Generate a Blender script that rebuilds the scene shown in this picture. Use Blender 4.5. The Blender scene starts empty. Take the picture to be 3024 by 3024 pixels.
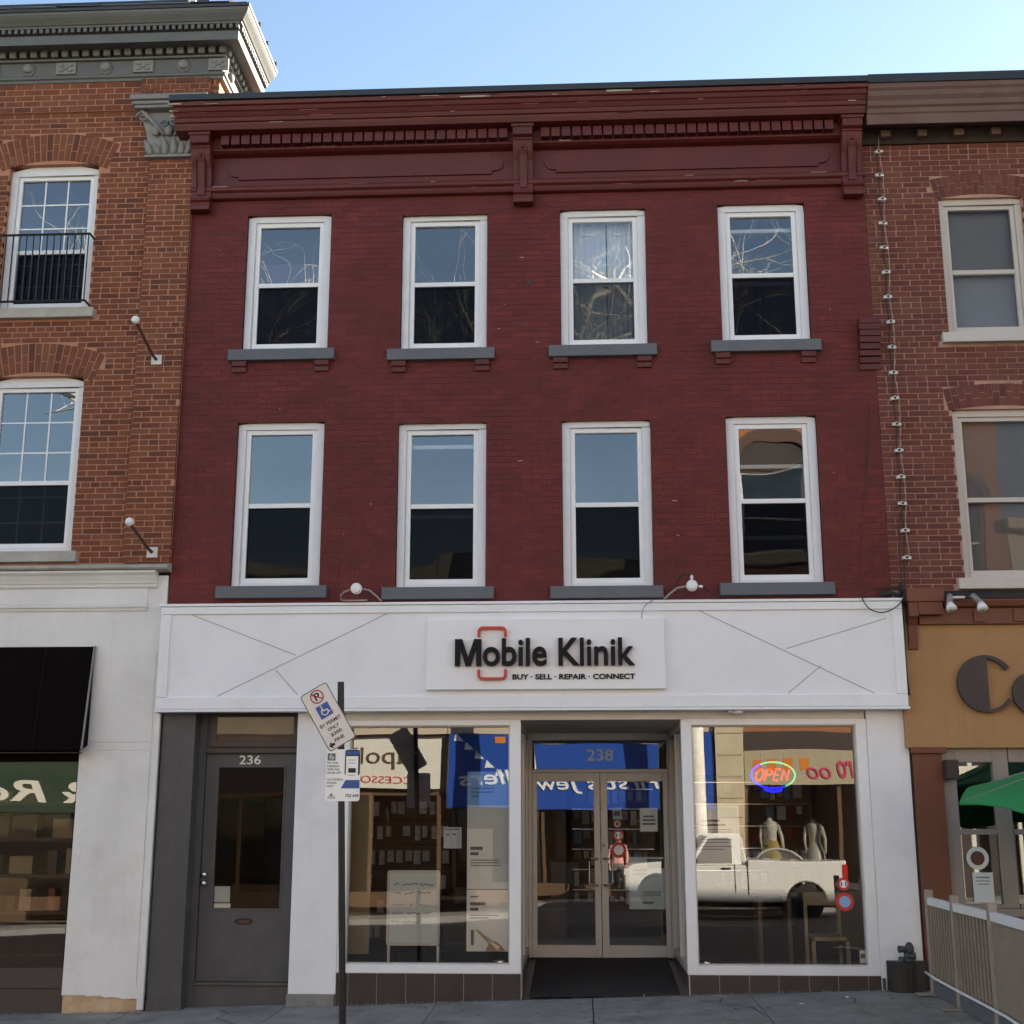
import bpy, bmesh, math, random
from mathutils import Vector, Matrix, Euler
R = math.radians
random.seed(7)
scn = bpy.context.scene
COL = scn.collection

# ------------------------------------------------------------------ camera
cam_data = bpy.data.cameras.new('camera')
cam = bpy.data.objects.new('camera', cam_data)
COL.objects.link(cam)
cam_data.sensor_width = 36.0
cam_data.lens = 3892.0 / 3024.0 * 36.0
cam_data.clip_start = 0.05
cam_data.clip_end = 3000
EYE = 1.75
cam.location = (0, -13.0, EYE)
cam.rotation_euler = (R(90 + 13.2907), 0, R(2.951))
scn.camera = cam

# ------------------------------------------------------------------ sky, sun, exposure
SUN_EL, SUN_AZ = R(20.6), R(50)          # azimuth clockwise from +Y (the sun stands behind the shops, to the right)
world = bpy.data.worlds.new('World')
scn.world = world
world.use_nodes = True
wn = world.node_tree.nodes
bg = wn['Background']
sky = wn.new('ShaderNodeTexSky')
sky.sky_type = 'NISHITA'
sky.sun_disc = False
sky.sun_elevation = SUN_EL
sky.sun_rotation = SUN_AZ
sky.altitude = 100
sky.air_density = 1.0
sky.dust_density = 0.3
sky.ozone_density = 1.3
world.node_tree.links.new(sky.outputs[0], bg.inputs[0])
bg.inputs[1].default_value = 0.08
sun_data = bpy.data.lights.new('sun', 'SUN')
sun_data.energy = 5.0
sun_data.angle = R(0.5)
sun_data.color = (1.0, 0.93, 0.82)
sun = bpy.data.objects.new('sun', sun_data)
COL.objects.link(sun)
sdir = Vector((math.sin(SUN_AZ) * math.cos(SUN_EL), math.cos(SUN_AZ) * math.cos(SUN_EL), math.sin(SUN_EL)))
sun.rotation_euler = sdir.to_track_quat('Z', 'Y').to_euler()
sun.location = (20, 30, 30)
vs = scn.view_settings
vs.view_transform = 'Standard'
vs.look = 'None'
vs.exposure = 2.05
vs.use_white_balance = True           # the phone's balance for open shade
vs.white_balance_temperature = 6950
vs.white_balance_tint = 10
vs.gamma = 1.0
vs.use_curve_mapping = False

# ------------------------------------------------------------------ materials
MATS = {}
def M(name, col, rough=0.6, var=0.12, vscale=3.0, bump=0.0, bscale=40.0, metal=0.0, spec=0.4,
      attr=False, emit=0.0, dirt=None, dscale=1.5, damt=0.5, fine=0.0, coat=0.0, streak=None, samt=0.35):
    """procedural principled material; colour varied by two noises in world position"""
    m = bpy.data.materials.new(name)
    MATS[name] = m
    m.use_nodes = True
    nt = m.node_tree; N = nt.nodes; L = nt.links
    b = N['Principled BSDF']
    b.inputs['Roughness'].default_value = rough
    b.inputs['Metallic'].default_value = metal
    b.inputs['Specular IOR Level'].default_value = spec
    if coat: b.inputs['Coat Weight'].default_value = coat
    geo = N.new('ShaderNodeNewGeometry')
    if attr:
        base = N.new('ShaderNodeAttribute'); base.attribute_name = 'Col'; bout = base.outputs['Color']
    else:
        base = N.new('ShaderNodeRGB'); base.outputs[0].default_value = (*col, 1); bout = base.outputs[0]
    n1 = N.new('ShaderNodeTexNoise'); n1.inputs['Scale'].default_value = vscale; n1.inputs['Detail'].default_value = 6
    n1.inputs['Roughness'].default_value = 0.65
    L.new(geo.outputs['Position'], n1.inputs['Vector'])
    mr = N.new('ShaderNodeMapRange')
    mr.inputs['From Min'].default_value = 0.25; mr.inputs['From Max'].default_value = 0.75
    mr.inputs['To Min'].default_value = 1 - var; mr.inputs['To Max'].default_value = 1 + var
    L.new(n1.outputs['Fac'], mr.inputs['Value'])
    mul = N.new('ShaderNodeVectorMath'); mul.operation = 'SCALE'
    L.new(bout, mul.inputs[0]); L.new(mr.outputs[0], mul.inputs['Scale'])
    cout = mul.outputs[0]
    if fine:
        n3 = N.new('ShaderNodeTexNoise'); n3.inputs['Scale'].default_value = 180; n3.inputs['Detail'].default_value = 3
        L.new(geo.outputs['Position'], n3.inputs['Vector'])
        m3 = N.new('ShaderNodeMapRange'); m3.inputs['From Min'].default_value = 0.3; m3.inputs['From Max'].default_value = 0.7
        m3.inputs['To Min'].default_value = 1 - fine; m3.inputs['To Max'].default_value = 1 + fine
        L.new(n3.outputs['Fac'], m3.inputs['Value'])
        mu3 = N.new('ShaderNodeVectorMath'); mu3.operation = 'SCALE'
        L.new(cout, mu3.inputs[0]); L.new(m3.outputs[0], mu3.inputs['Scale']); cout = mu3.outputs[0]
    if dirt:
        n2 = N.new('ShaderNodeTexNoise'); n2.inputs['Scale'].default_value = dscale; n2.inputs['Detail'].default_value = 8
        n2.inputs['Roughness'].default_value = 0.7
        L.new(geo.outputs['Position'], n2.inputs['Vector'])
        r2 = N.new('ShaderNodeMapRange'); r2.inputs['From Min'].default_value = 0.5; r2.inputs['From Max'].default_value = 0.72
        r2.inputs['To Max'].default_value = damt
        L.new(n2.outputs['Fac'], r2.inputs['Value'])
        mx = N.new('ShaderNodeMix'); mx.data_type = 'RGBA'
        L.new(r2.outputs[0], mx.inputs[0]); L.new(cout, mx.inputs[6]); mx.inputs[7].default_value = (*dirt, 1)
        cout = mx.outputs[2]
    if streak:
        # run-off marks: noise drawn out along the height
        mp = N.new('ShaderNodeMapping'); mp.inputs['Scale'].default_value = (7, 7, 0.45)
        ns = N.new('ShaderNodeTexNoise'); ns.inputs['Scale'].default_value = 1.6; ns.inputs['Detail'].default_value = 7; ns.inputs['Roughness'].default_value = 0.7
        L.new(geo.outputs['Position'], mp.inputs['Vector']); L.new(mp.outputs[0], ns.inputs['Vector'])
        rs_ = N.new('ShaderNodeMapRange'); rs_.inputs['From Min'].default_value = 0.52; rs_.inputs['From Max'].default_value = 0.8; rs_.inputs['To Max'].default_value = samt
        L.new(ns.outputs['Fac'], rs_.inputs['Value'])
        ms = N.new('ShaderNodeMix'); ms.data_type = 'RGBA'
        L.new(rs_.outputs[0], ms.inputs[0]); L.new(cout, ms.inputs[6]); ms.inputs[7].default_value = (*streak, 1)
        cout = ms.outputs[2]
    L.new(cout, b.inputs['Base Color'])
    if emit:
        b.inputs['Emission Color'].default_value = (*col, 1); b.inputs['Emission Strength'].default_value = emit
    if bump:
        nb = N.new('ShaderNodeTexNoise'); nb.inputs['Scale'].default_value = bscale; nb.inputs['Detail'].default_value = 5
        L.new(geo.outputs['Position'], nb.inputs['Vector'])
        bn = N.new('ShaderNodeBump'); bn.inputs['Strength'].default_value = bump; bn.inputs['Distance'].default_value = 0.01
        L.new(nb.outputs['Fac'], bn.inputs['Height']); L.new(bn.outputs[0], b.inputs['Normal'])
    return m

def glass(name, refl, tint=(0.9, 0.93, 0.92), wave=0.02, wscale=1.3, offs=0.0):
    """thin window glass: fresnel mirror over clear transmission, with a slight waviness"""
    m = bpy.data.materials.new(name); MATS[name] = m
    m.use_nodes = True
    nt = m.node_tree; N = nt.nodes; L = nt.links
    N.remove(N['Principled BSDF'])
    out = N['Material Output']
    tr = N.new('ShaderNodeBsdfTransparent'); tr.inputs[0].default_value = (*tint, 1)
    gl = N.new('ShaderNodeBsdfGlossy'); gl.inputs['Roughness'].default_value = 0.0
    fr = N.new('ShaderNodeFresnel'); fr.inputs['IOR'].default_value = 1.5
    ad = N.new('ShaderNodeMath'); ad.operation = 'ADD'; ad.use_clamp = True; ad.inputs[1].default_value = refl
    L.new(fr.outputs[0], ad.inputs[0])
    mx = N.new('ShaderNodeMixShader')
    L.new(ad.outputs[0], mx.inputs[0]); L.new(tr.outputs[0], mx.inputs[1]); L.new(gl.outputs[0], mx.inputs[2])
    geo = N.new('ShaderNodeNewGeometry')
    no = N.new('ShaderNodeTexNoise'); no.inputs['Scale'].default_value = wscale; no.inputs['Detail'].default_value = 1.0
    L.new(geo.outputs['Position'], no.inputs['Vector'])
    bp = N.new('ShaderNodeBump'); bp.inputs['Strength'].default_value = 1.0; bp.inputs['Distance'].default_value = wave
    L.new(no.outputs['Fac'], bp.inputs['Height']); L.new(bp.outputs[0], gl.inputs['Normal'])
    L.new(mx.outputs[0], out.inputs[0])
    return m

def screen_mat(name, opacity, col=(0.006, 0.006, 0.008)):
    """woven insect screen, too fine to see its wires: part see-through, part dark wire"""
    m = bpy.data.materials.new(name); MATS[name] = m
    m.use_nodes = True
    nt = m.node_tree; N = nt.nodes; L = nt.links
    b = N['Principled BSDF']; b.inputs['Base Color'].default_value = (*col, 1); b.inputs['Roughness'].default_value = 0.9; b.inputs['Specular IOR Level'].default_value = 0.0
    tr = N.new('ShaderNodeBsdfTransparent')
    mx = N.new('ShaderNodeMixShader'); mx.inputs[0].default_value = opacity
    L.new(tr.outputs[0], mx.inputs[1]); L.new(b.outputs[0], mx.inputs[2]); L.new(mx.outputs[0], N['Material Output'].inputs[0])
    return m

red_paint = (0.125, 0.0185, 0.0165)
M('red_brick_paint', red_paint, 0.6, 0.28, 1.1, 0.5, 90, attr=True, dirt=(0.078, 0.013, 0.0125), dscale=1.3, damt=0.65, spec=0.3, fine=0.08, streak=(0.068, 0.015, 0.015), samt=0.75)
M('red_mortar_paint', (0.108, 0.016, 0.0145), 0.7, 0.15, 2, 0.3, 60)
M('red_trim_paint', (0.098, 0.0145, 0.0135), 0.5, 0.18, 2.5, 0.3, 50, dirt=(0.075, 0.016, 0.015), dscale=2.0, damt=0.55)
M('red_trim_pale', (0.26, 0.085, 0.075), 0.7, 0.3, 12)
M('peeled_wood', (0.42, 0.36, 0.30), 0.8, 0.3, 8, 0.4, 60)
M('left_brick', (1, 1, 1), 0.85, 0.22, 5, 0.5, 70, attr=True, fine=0.18)
M('left_mortar', (0.44, 0.20, 0.125), 0.9, 0.15, 4, 0.5, 60, fine=0.1)
M('right_brick', (1, 1, 1), 0.85, 0.22, 4, 0.5, 70, attr=True, fine=0.15, dirt=(0.10, 0.045, 0.032), dscale=1.1, damt=0.5)
M('right_mortar', (0.42, 0.24, 0.18), 0.9, 0.25, 3, 0.5, 60, dirt=(0.15, 0.06, 0.045), dscale=1.3, damt=0.7)
M('white_vinyl', (0.78, 0.78, 0.78), 0.35, 0.04, 4)
M('white_casing', (0.70, 0.71, 0.73), 0.5, 0.05, 5, 0.1, 30)
M('white_stucco', (0.78, 0.78, 0.79), 0.7, 0.05, 1.5, 0.35, 160, dirt=(0.60, 0.59, 0.57), dscale=1.4, damt=0.4, streak=(0.5, 0.48, 0.45), samt=0.14)
M('white_band', (0.80, 0.805, 0.815), 0.55, 0.04, 1.0, 0.12, 60, dirt=(0.66, 0.65, 0.63), dscale=2.2, damt=0.3, streak=(0.52, 0.50, 0.47), samt=0.10)
M('sign_board_white', (0.80, 0.80, 0.80), 0.35, 0.02, 1.0)
M('seam_grey', (0.36, 0.36, 0.37), 0.7, 0.1)
M('cream_head', (0.66, 0.62, 0.56), 0.5, 0.06, 3)
M('old_white', (0.74, 0.725, 0.695), 0.75, 0.08, 1.3, 0.4, 120, dirt=(0.56, 0.54, 0.50), dscale=1.2, damt=0.55, streak=(0.46, 0.44, 0.40), samt=0.2)
M('bare_stone', (0.50, 0.33, 0.19), 0.85, 0.2, 3, 0.5, 60, dirt=(0.55, 0.48, 0.42), dscale=3, damt=0.8)
M('grey_stone', (0.22, 0.21, 0.20), 0.9, 0.3, 6, 0.6, 50)
M('slate_paint', (0.115, 0.12, 0.13), 0.6, 0.1, 3, 0.3, 50)
M('charcoal_paint', (0.072, 0.068, 0.071), 0.5, 0.12, 2, 0.2, 60, dirt=(0.11, 0.105, 0.10), dscale=2.5, damt=0.5, streak=(0.13,0.12,0.11), samt=0.3)
M('brown_paint_dark', (0.06, 0.045, 0.04), 0.5, 0.1, 2)
M('dark_coping', (0.03, 0.035, 0.042), 0.4, 0.15, 2, metal=0.3)
M('dark_tile', (0.055, 0.042, 0.036), 0.3, 0.2, 4, 0.1, 40)
M('grout', (0.42, 0.39, 0.36), 0.9, 0.1)
M('aluminium', (0.52, 0.49, 0.45), 0.45, 0.06, 4, metal=0.25)
M('steel_pull', (0.35, 0.33, 0.31), 0.25, 0.05, metal=0.9)
M('entry_mat', (0.035, 0.028, 0.026), 0.95, 0.2, 4, 0.8, 300, dirt=(0.055, 0.045, 0.04), dscale=3)
M('concrete', (0.265, 0.245, 0.215), 0.9, 0.3, 2.6, 0.8, 70, dirt=(0.10, 0.092, 0.08), dscale=2.2, damt=0.75, fine=0.3)
M('concrete_joint', (0.05, 0.048, 0.045), 0.95, 0.1)
M('asphalt', (0.055, 0.055, 0.056), 0.9, 0.2, 1.5, 0.6, 120, fine=0.2)
M('kerb_stone', (0.27, 0.26, 0.25), 0.85, 0.2, 3, 0.4, 60)
M('road_paint', (0.7, 0.68, 0.6), 0.7, 0.1)
M('earth', (0.10, 0.09, 0.07), 0.95, 0.2)
M('grey_cornice', (0.118, 0.123, 0.118), 0.55, 0.15, 3, 0.2, 40, dirt=(0.15, 0.145, 0.135), dscale=2.5, damt=0.5)
M('capital_grey', (0.22, 0.215, 0.205), 0.6, 0.2, 6, 0.4, 50)
M('dark_roof', (0.035, 0.04, 0.045), 0.45, 0.2, 3, metal=0.2)
M('limestone', (0.40, 0.37, 0.32), 0.85, 0.2, 5, 0.4, 60, fine=0.1)
M('black_iron', (0.015, 0.015, 0.016), 0.45, 0.1)
M('awning_black', (0.006, 0.004, 0.004), 0.9, 0.3, 6, 0.3, 30, spec=0.05)
M('awning_seam', (0.014, 0.010, 0.010), 0.9, 0.2, spec=0.05)
M('awning_under', (0.05, 0.028, 0.022), 0.8, 0.1)
M('globe_white', (0.8, 0.8, 0.78), 0.2, 0.02)
M('rust_brown', (0.10, 0.055, 0.04), 0.7, 0.3, 10)
M('ochre', (0.37, 0.205, 0.09), 0.75, 0.1, 1.0, 0.3, 90, streak=(0.2,0.11,0.05), samt=0.3, dirt=(0.27, 0.145, 0.062), dscale=0.8, damt=0.4)
M('brown_red_paint', (0.155, 0.05, 0.026), 0.55, 0.15, 2, 0.2, 40)
M('taupe_paint', (0.27, 0.235, 0.205), 0.5, 0.1, 2)
M('right_cornice_paint', (0.13, 0.075, 0.063), 0.6, 0.25, 2.5, 0.4, 40, dirt=(0.14, 0.055, 0.045), dscale=1.2, damt=0.7)
M('dark_brown', (0.035, 0.025, 0.022), 0.9, 0.3, 5)  # very dark brown for recessed beds, frieze, flashing and reveal
M('tan_window', (0.52, 0.47, 0.42), 0.5, 0.06, 3)
M('plum_letters', (0.045, 0.030, 0.032), 0.5, 0.1, 3)
M('black_letters', (0.010, 0.009, 0.009), 0.5, 0.1, 3, spec=0.15)
M('red_logo', (0.55, 0.045, 0.035), 0.45, 0.05)
M('black_pole', (0.012, 0.011, 0.011), 0.45, 0.3, 12, 0.2, 60)
M('sign_white', (0.74, 0.68, 0.64), 0.4, 0.05, 3)
M('sign_black', (0.02, 0.02, 0.02), 0.5, 0)
M('sign_red', (0.36, 0.025, 0.025), 0.5, 0)
M('sign_blue', (0.035, 0.10, 0.33), 0.45, 0)
M('sign_grey', (0.55, 0.53, 0.5), 0.5, 0)
M('porcelain', (0.62, 0.58, 0.53), 0.35, 0.15, 20)
M('cable_dark', (0.03, 0.026, 0.024), 0.7, 0.1)
M('cable_light', (0.36, 0.30, 0.27), 0.6, 0.1)
M('plastic_white', (0.72, 0.70, 0.66), 0.4, 0.05)
M('brown_metal', (0.022, 0.013, 0.010), 0.55, 0.3, 4)
M('hydrant_grey', (0.05, 0.05, 0.055), 0.5, 0.2, 10)
M('fence_grey', (0.30, 0.255, 0.21), 0.6, 0.12, 4)
M('fence_white', (0.72, 0.70, 0.67), 0.5, 0.06)
M('fence_slat', (0.26, 0.20, 0.15), 0.65, 0.15, 5)
M('green_canvas', (0.02, 0.24, 0.07), 0.7, 0.08, 2)
M('speaker_brown', (0.05, 0.033, 0.03), 0.7, 0.1)
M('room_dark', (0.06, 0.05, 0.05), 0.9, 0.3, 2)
M('room_brown', (0.17, 0.11, 0.07), 0.9, 0.25, 2)
M('shop_wall', (0.28, 0.20, 0.15), 0.8, 0.15, 2)
M('shop_floor', (0.13, 0.085, 0.065), 0.35, 0.15, 3)
M('shop_ceiling', (0.25, 0.24, 0.22), 0.9, 0.05)
M('olive_panel', (0.28, 0.22, 0.12), 0.6, 0.08)
M('slatwall', (0.19, 0.10, 0.06), 0.5, 0.2, 4)
M('package_grey', (0.7, 0.7, 0.7), 0.5, 0.3, 20)
M('package_red', (0.30, 0.05, 0.04), 0.5, 0.3, 20)
M('curtain', (0.62, 0.64, 0.68), 0.9, 0.06, 2)
M('dusk_cloth', (0.11, 0.085, 0.13), 0.9, 0.15, 2)
M('masking_blind', (0.24, 0.23, 0.24), 0.9, 0.1, 2)  # pale tone set to mask the reflection in the right-hand windows
M('paper', (0.9, 0.9, 0.88), 0.6, 0.05)
M('paper_blue', (0.22, 0.42, 0.66), 0.5, 0.05)
M('paper_grey', (0.62, 0.67, 0.67), 0.6, 0.05)
M('ink_grey', (0.16, 0.17, 0.18), 0.7, 0)
M('whiteboard', (0.80, 0.88, 0.88), 0.25, 0.03)
M('chrome', (0.6, 0.6, 0.6), 0.15, 0.02, metal=1)
M('skin', (0.45, 0.27, 0.19), 0.5, 0.05)
M('wood_light', (0.45, 0.33, 0.20), 0.5, 0.15, 6)
M('wood_dark', (0.12, 0.07, 0.04), 0.5, 0.15, 6)
M('orange_sign', (0.65, 0.22, 0.04), 0.5, 0.05)
M('neon_red', (1.0, 0.012, 0.015), 0.4, 0, emit=0.42)
M('neon_blue', (0.012, 0.015, 1.0), 0.4, 0, emit=0.5)
M('neon_green', (0.06, 0.75, 0.35), 0.4, 0, emit=0.25)
glass('window_glass', 0.17, (0.86, 0.90, 0.91), 0.012, 0.9)
glass('shop_glass', 0.15, (0.97, 0.98, 0.96), 0.003, 0.7)
glass('dull_glass', 0.0, (0.8, 0.82, 0.82), 0.004, 0.8)
screen_mat('insect_screen', 0.80)
screen_mat('fine_screen', 0.62, (0.02, 0.02, 0.022))

# ------------------------------------------------------------------ mesh helpers
class MB:
    """collects shapes and links them as ONE mesh object"""
    def __init__(self): self.v = []; self.f = []; self.c = []
    def add(self, verts, faces):
        o = len(self.v)
        self.v += [tuple(p) for p in verts]
        self.f += [tuple(i + o for i in q) for q in faces]
        return self
    def box(self, x0, x1, y0, y1, z0, z1):
        return self.add([(x0,y0,z0),(x1,y0,z0),(x1,y1,z0),(x0,y1,z0),(x0,y0,z1),(x1,y0,z1),(x1,y1,z1),(x0,y1,z1)],
                        [(0,3,2,1),(4,5,6,7),(0,1,5,4),(1,2,6,5),(2,3,7,6),(3,0,4,7)])
    def prism(self, xz, y0, y1):
        n = len(xz)
        return self.add([(x,y0,z) for x,z in xz] + [(x,y1,z) for x,z in xz],
                        [tuple(range(n)), tuple(range(2*n-1, n-1, -1))] + [(i,(i+1)%n,(i+1)%n+n,i+n) for i in range(n)])
    def prof(self, yz, x0, x1):
        n = len(yz)
        return self.add([(x0,y,z) for y,z in yz] + [(x1,y,z) for y,z in yz],
                        [tuple(range(n)), tuple(range(2*n-1, n-1, -1))] + [(i,(i+1)%n,(i+1)%n+n,i+n) for i in range(n)])
    def plan(self, xy, z0, z1):
        n = len(xy)
        return self.add([(x,y,z0) for x,y in xy] + [(x,y,z1) for x,y in xy],
                        [tuple(range(n)), tuple(range(2*n-1, n-1, -1))] + [(i,(i+1)%n,(i+1)%n+n,i+n) for i in range(n)])
    def ring(self, outer, inner, y0, y1):
        """frame between two outlines of equal length in xz"""
        n = len(outer)
        V = [(x,y0,z) for x,z in outer]+[(x,y0,z) for x,z in inner]+[(x,y1,z) for x,z in outer]+[(x,y1,z) for x,z in inner]
        F = []
        for i in range(n):
            j = (i+1) % n
            F += [(i,j,j+n,i+n), (i+2*n,i+3*n,j+3*n,j+2*n), (i,i+2*n,j+2*n,j), (i+n,j+n,j+3*n,i+3*n)]
        return self.add(V, F)
    def tube(self, pts, r, n=8, caps=True):
        pts = [Vector(p) for p in pts]
        rs = r if isinstance(r, (list, tuple)) else [r] * len(pts)
        V = []; F = []
        for i, p in enumerate(pts):
            a = pts[max(0, i-1)]; b = pts[min(len(pts)-1, i+1)]
            t = (b - a).normalized()
            u = t.orthogonal().normalized() if abs(t.z) > 0.99 else t.cross(Vector((0,0,1))).normalized()
            w = t.cross(u)
            V += [p + (u*math.cos(2*math.pi*k/n) + w*math.sin(2*math.pi*k/n)) * rs[i] for k in range(n)]
        for i in range(len(pts)-1):
            F += [(i*n+k, i*n+(k+1)%n, (i+1)*n+(k+1)%n, (i+1)*n+k) for k in range(n)]
        if caps: F += [tuple(range(n)), tuple(range(len(V)-1, len(V)-n-1, -1))]
        return self.add(V, F)
    def lathe(self, prof, c, axis='Z', n=20):
        """prof: (radius, height) pairs round an axis through c"""
        c = Vector(c); V = []; F = []
        for r, h in prof:
            for k in range(n):
                a = 2*math.pi*k/n; p, q = r*math.cos(a), r*math.sin(a)
                V.append(c + (Vector((p,q,h)) if axis == 'Z' else Vector((p,-h,q)) if axis == 'Y' else Vector((h,p,q))))
        for i in range(len(prof)-1):
            F += [(i*n+k, i*n+(k+1)%n, (i+1)*n+(k+1)%n, (i+1)*n+k) for k in range(n)]
        F += [tuple(range(n-1,-1,-1)), tuple(range(len(V)-n, len(V)))]
        return self.add(V, F)
    def ball(self, c, r, sx=1, sy=1, sz=1, n=12):
        m = n//2; V = []; F = []
        for i in range(m+1):
            t = math.pi*i/m
            for k in range(n):
                a = 2*math.pi*k/n
                V.append((c[0]+r*sx*math.sin(t)*math.cos(a), c[1]+r*sy*math.sin(t)*math.sin(a), c[2]+r*sz*math.cos(t)))
        for i in range(m):
            F += [(i*n+k, i*n+(k+1)%n, (i+1)*n+(k+1)%n, (i+1)*n+k) for k in range(n)]
        return self.add(V, F)
    def mesh(self, name, smooth=False):
        me = bpy.data.meshes.new(name)
        me.from_pydata(self.v, [], self.f)
        bm = bmesh.new(); bm.from_mesh(me)
        bmesh.ops.remove_doubles(bm, verts=bm.verts, dist=1e-6)
        bmesh.ops.recalc_face_normals(bm, faces=bm.faces)
        bm.to_mesh(me); bm.free()
        if smooth:
            me.polygons.foreach_set('use_smooth', [True]*len(me.polygons))
        return me
    def build(self, name, mat, parent=None, smooth=False, bevel=0.0, seg=2, kind=None):
        me = self.mesh(name, smooth)
        me.materials.append(MATS[mat])
        o = bpy.data.objects.new(name, me); COL.objects.link(o)
        if parent: o.parent = parent; o.matrix_parent_inverse = parent_inv(parent)
        if bevel:
            b = o.modifiers.new('bevel', 'BEVEL'); b.width = bevel; b.segments = seg; b.limit_method = 'ANGLE'; b.angle_limit = R(35)
            b.harden_normals = False
        if kind: o['kind'] = kind
        return o

def wm(o):
    m = o.matrix_basis.copy()
    if o.parent: m = wm(o.parent) @ o.matrix_parent_inverse @ m
    return m
def parent_inv(p): return wm(p).inverted()
def tag(o, label=None, cat=None, group=None, kind=None):
    if label: o['label'] = label
    if cat: o['category'] = cat
    if group: o['group'] = group
    if kind: o['kind'] = kind
    return o
def thing(name, label, cat, loc=(0,0,0), group=None):
    o = bpy.data.objects.new(name, None); COL.objects.link(o)
    o.location = loc; o.empty_display_size = 0.2
    return tag(o, label, cat, group)
def rect(x0, x1, z0, z1): return [(x0,z0),(x1,z0),(x1,z1),(x0,z1)]
def arched(x0, x1, z0, z1, rise, n=8):
    """outline with a segmental head; z1 is the springing height"""
    pts = [(x0,z0),(x1,z0)]
    for i in range(n+1):
        t = i/n; pts.append((x1+(x0-x1)*t, z1 + rise*4*t*(1-t)))
    return pts
def boxo(name, mat, parent, x0,x1,y0,y1,z0,z1, bevel=0.0, kind=None):
    return MB().box(x0,x1,y0,y1,z0,z1).build(name, mat, parent, bevel=bevel, kind=kind)

_tc = {}
def text_mesh(body, size, extrude, offset=0.0, shear=0.0, spacing=1.0):
    cu = bpy.data.curves.new('lettering', 'FONT')
    cu.body = body; cu.size = size; cu.extrude = extrude; cu.offset = offset; cu.shear = shear; cu.space_character = spacing
    cu.resolution_u = 4
    ob = bpy.data.objects.new('lettering', cu); COL.objects.link(ob)
    bpy.context.view_layer.update()
    dg = bpy.context.evaluated_depsgraph_get()
    me = bpy.data.meshes.new_from_object(ob.evaluated_get(dg))
    bpy.data.objects.remove(ob); bpy.data.curves.remove(cu)
    return me
def extent(me):
    xs = [v.co.x for v in me.vertices]; ys = [v.co.y for v in me.vertices]
    return (min(xs), max(xs), min(ys), max(ys)) if xs else (0,0,0,0)
def lettering(body, mat, parent, x0, x1, zb, zt, y, depth=0.01, offset=0.0, shear=0.0, face=-1, name='lettering', per_letter=False, rot=0.0, pivot=None):
    """writing fitted into the box x0..x1, zb..zt on the plane y; face=-1 looks to -Y, +1 to +Y (then x0 is its reading start)"""
    whole = text_mesh(body, 1.0, 0.0, offset, shear)
    a0,a1,b0,b1 = extent(whole)
    sx = abs(x1-x0)/(a1-a0); sz = (zt-zb)/(b1-b0)
    out = []
    units = [(body, 0.0)]
    if per_letter:
        units = []
        for i, ch in enumerate(body):
            if ch == ' ': continue
            e = extent(text_mesh(body[:i+1], 1.0, 0.0, offset, shear)); s = extent(text_mesh(ch, 1.0, 0.0, offset, shear))
            units.append((ch, e[1]-s[1]))
    for ch, dx in units:
        me = text_mesh(ch, 1.0, 0.5, offset, shear)
        for v in me.vertices:
            px = (v.co.x + dx - a0)*sx; pz = (v.co.y - b0)*sz; pd = v.co.z*depth
            X = x0 + px if face < 0 else x0 - px
            v.co = (X, y + (-pd if face < 0 else pd), zb + pz)
        if rot:
            cx, cz = pivot
            for v in me.vertices:
                dx_, dz_ = v.co.x-cx, v.co.z-cz
                v.co.x = cx + dx_*math.cos(rot) - dz_*math.sin(rot); v.co.z = cz + dx_*math.sin(rot) + dz_*math.cos(rot)
        me.materials.clear(); me.materials.append(MATS[mat]); me.name = name
        o = bpy.data.objects.new(name, me); COL.objects.link(o)
        if parent: o.parent = parent; o.matrix_parent_inverse = parent_inv(parent)
        out.append(o)
    return out

def gz(x, y):
    """ground height: the street climbs to the right and falls gently away from the shops"""
    x = max(-26, min(26, x))
    return 0.168 + 0.033*x + 0.022*min(0.0, y)

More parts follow.
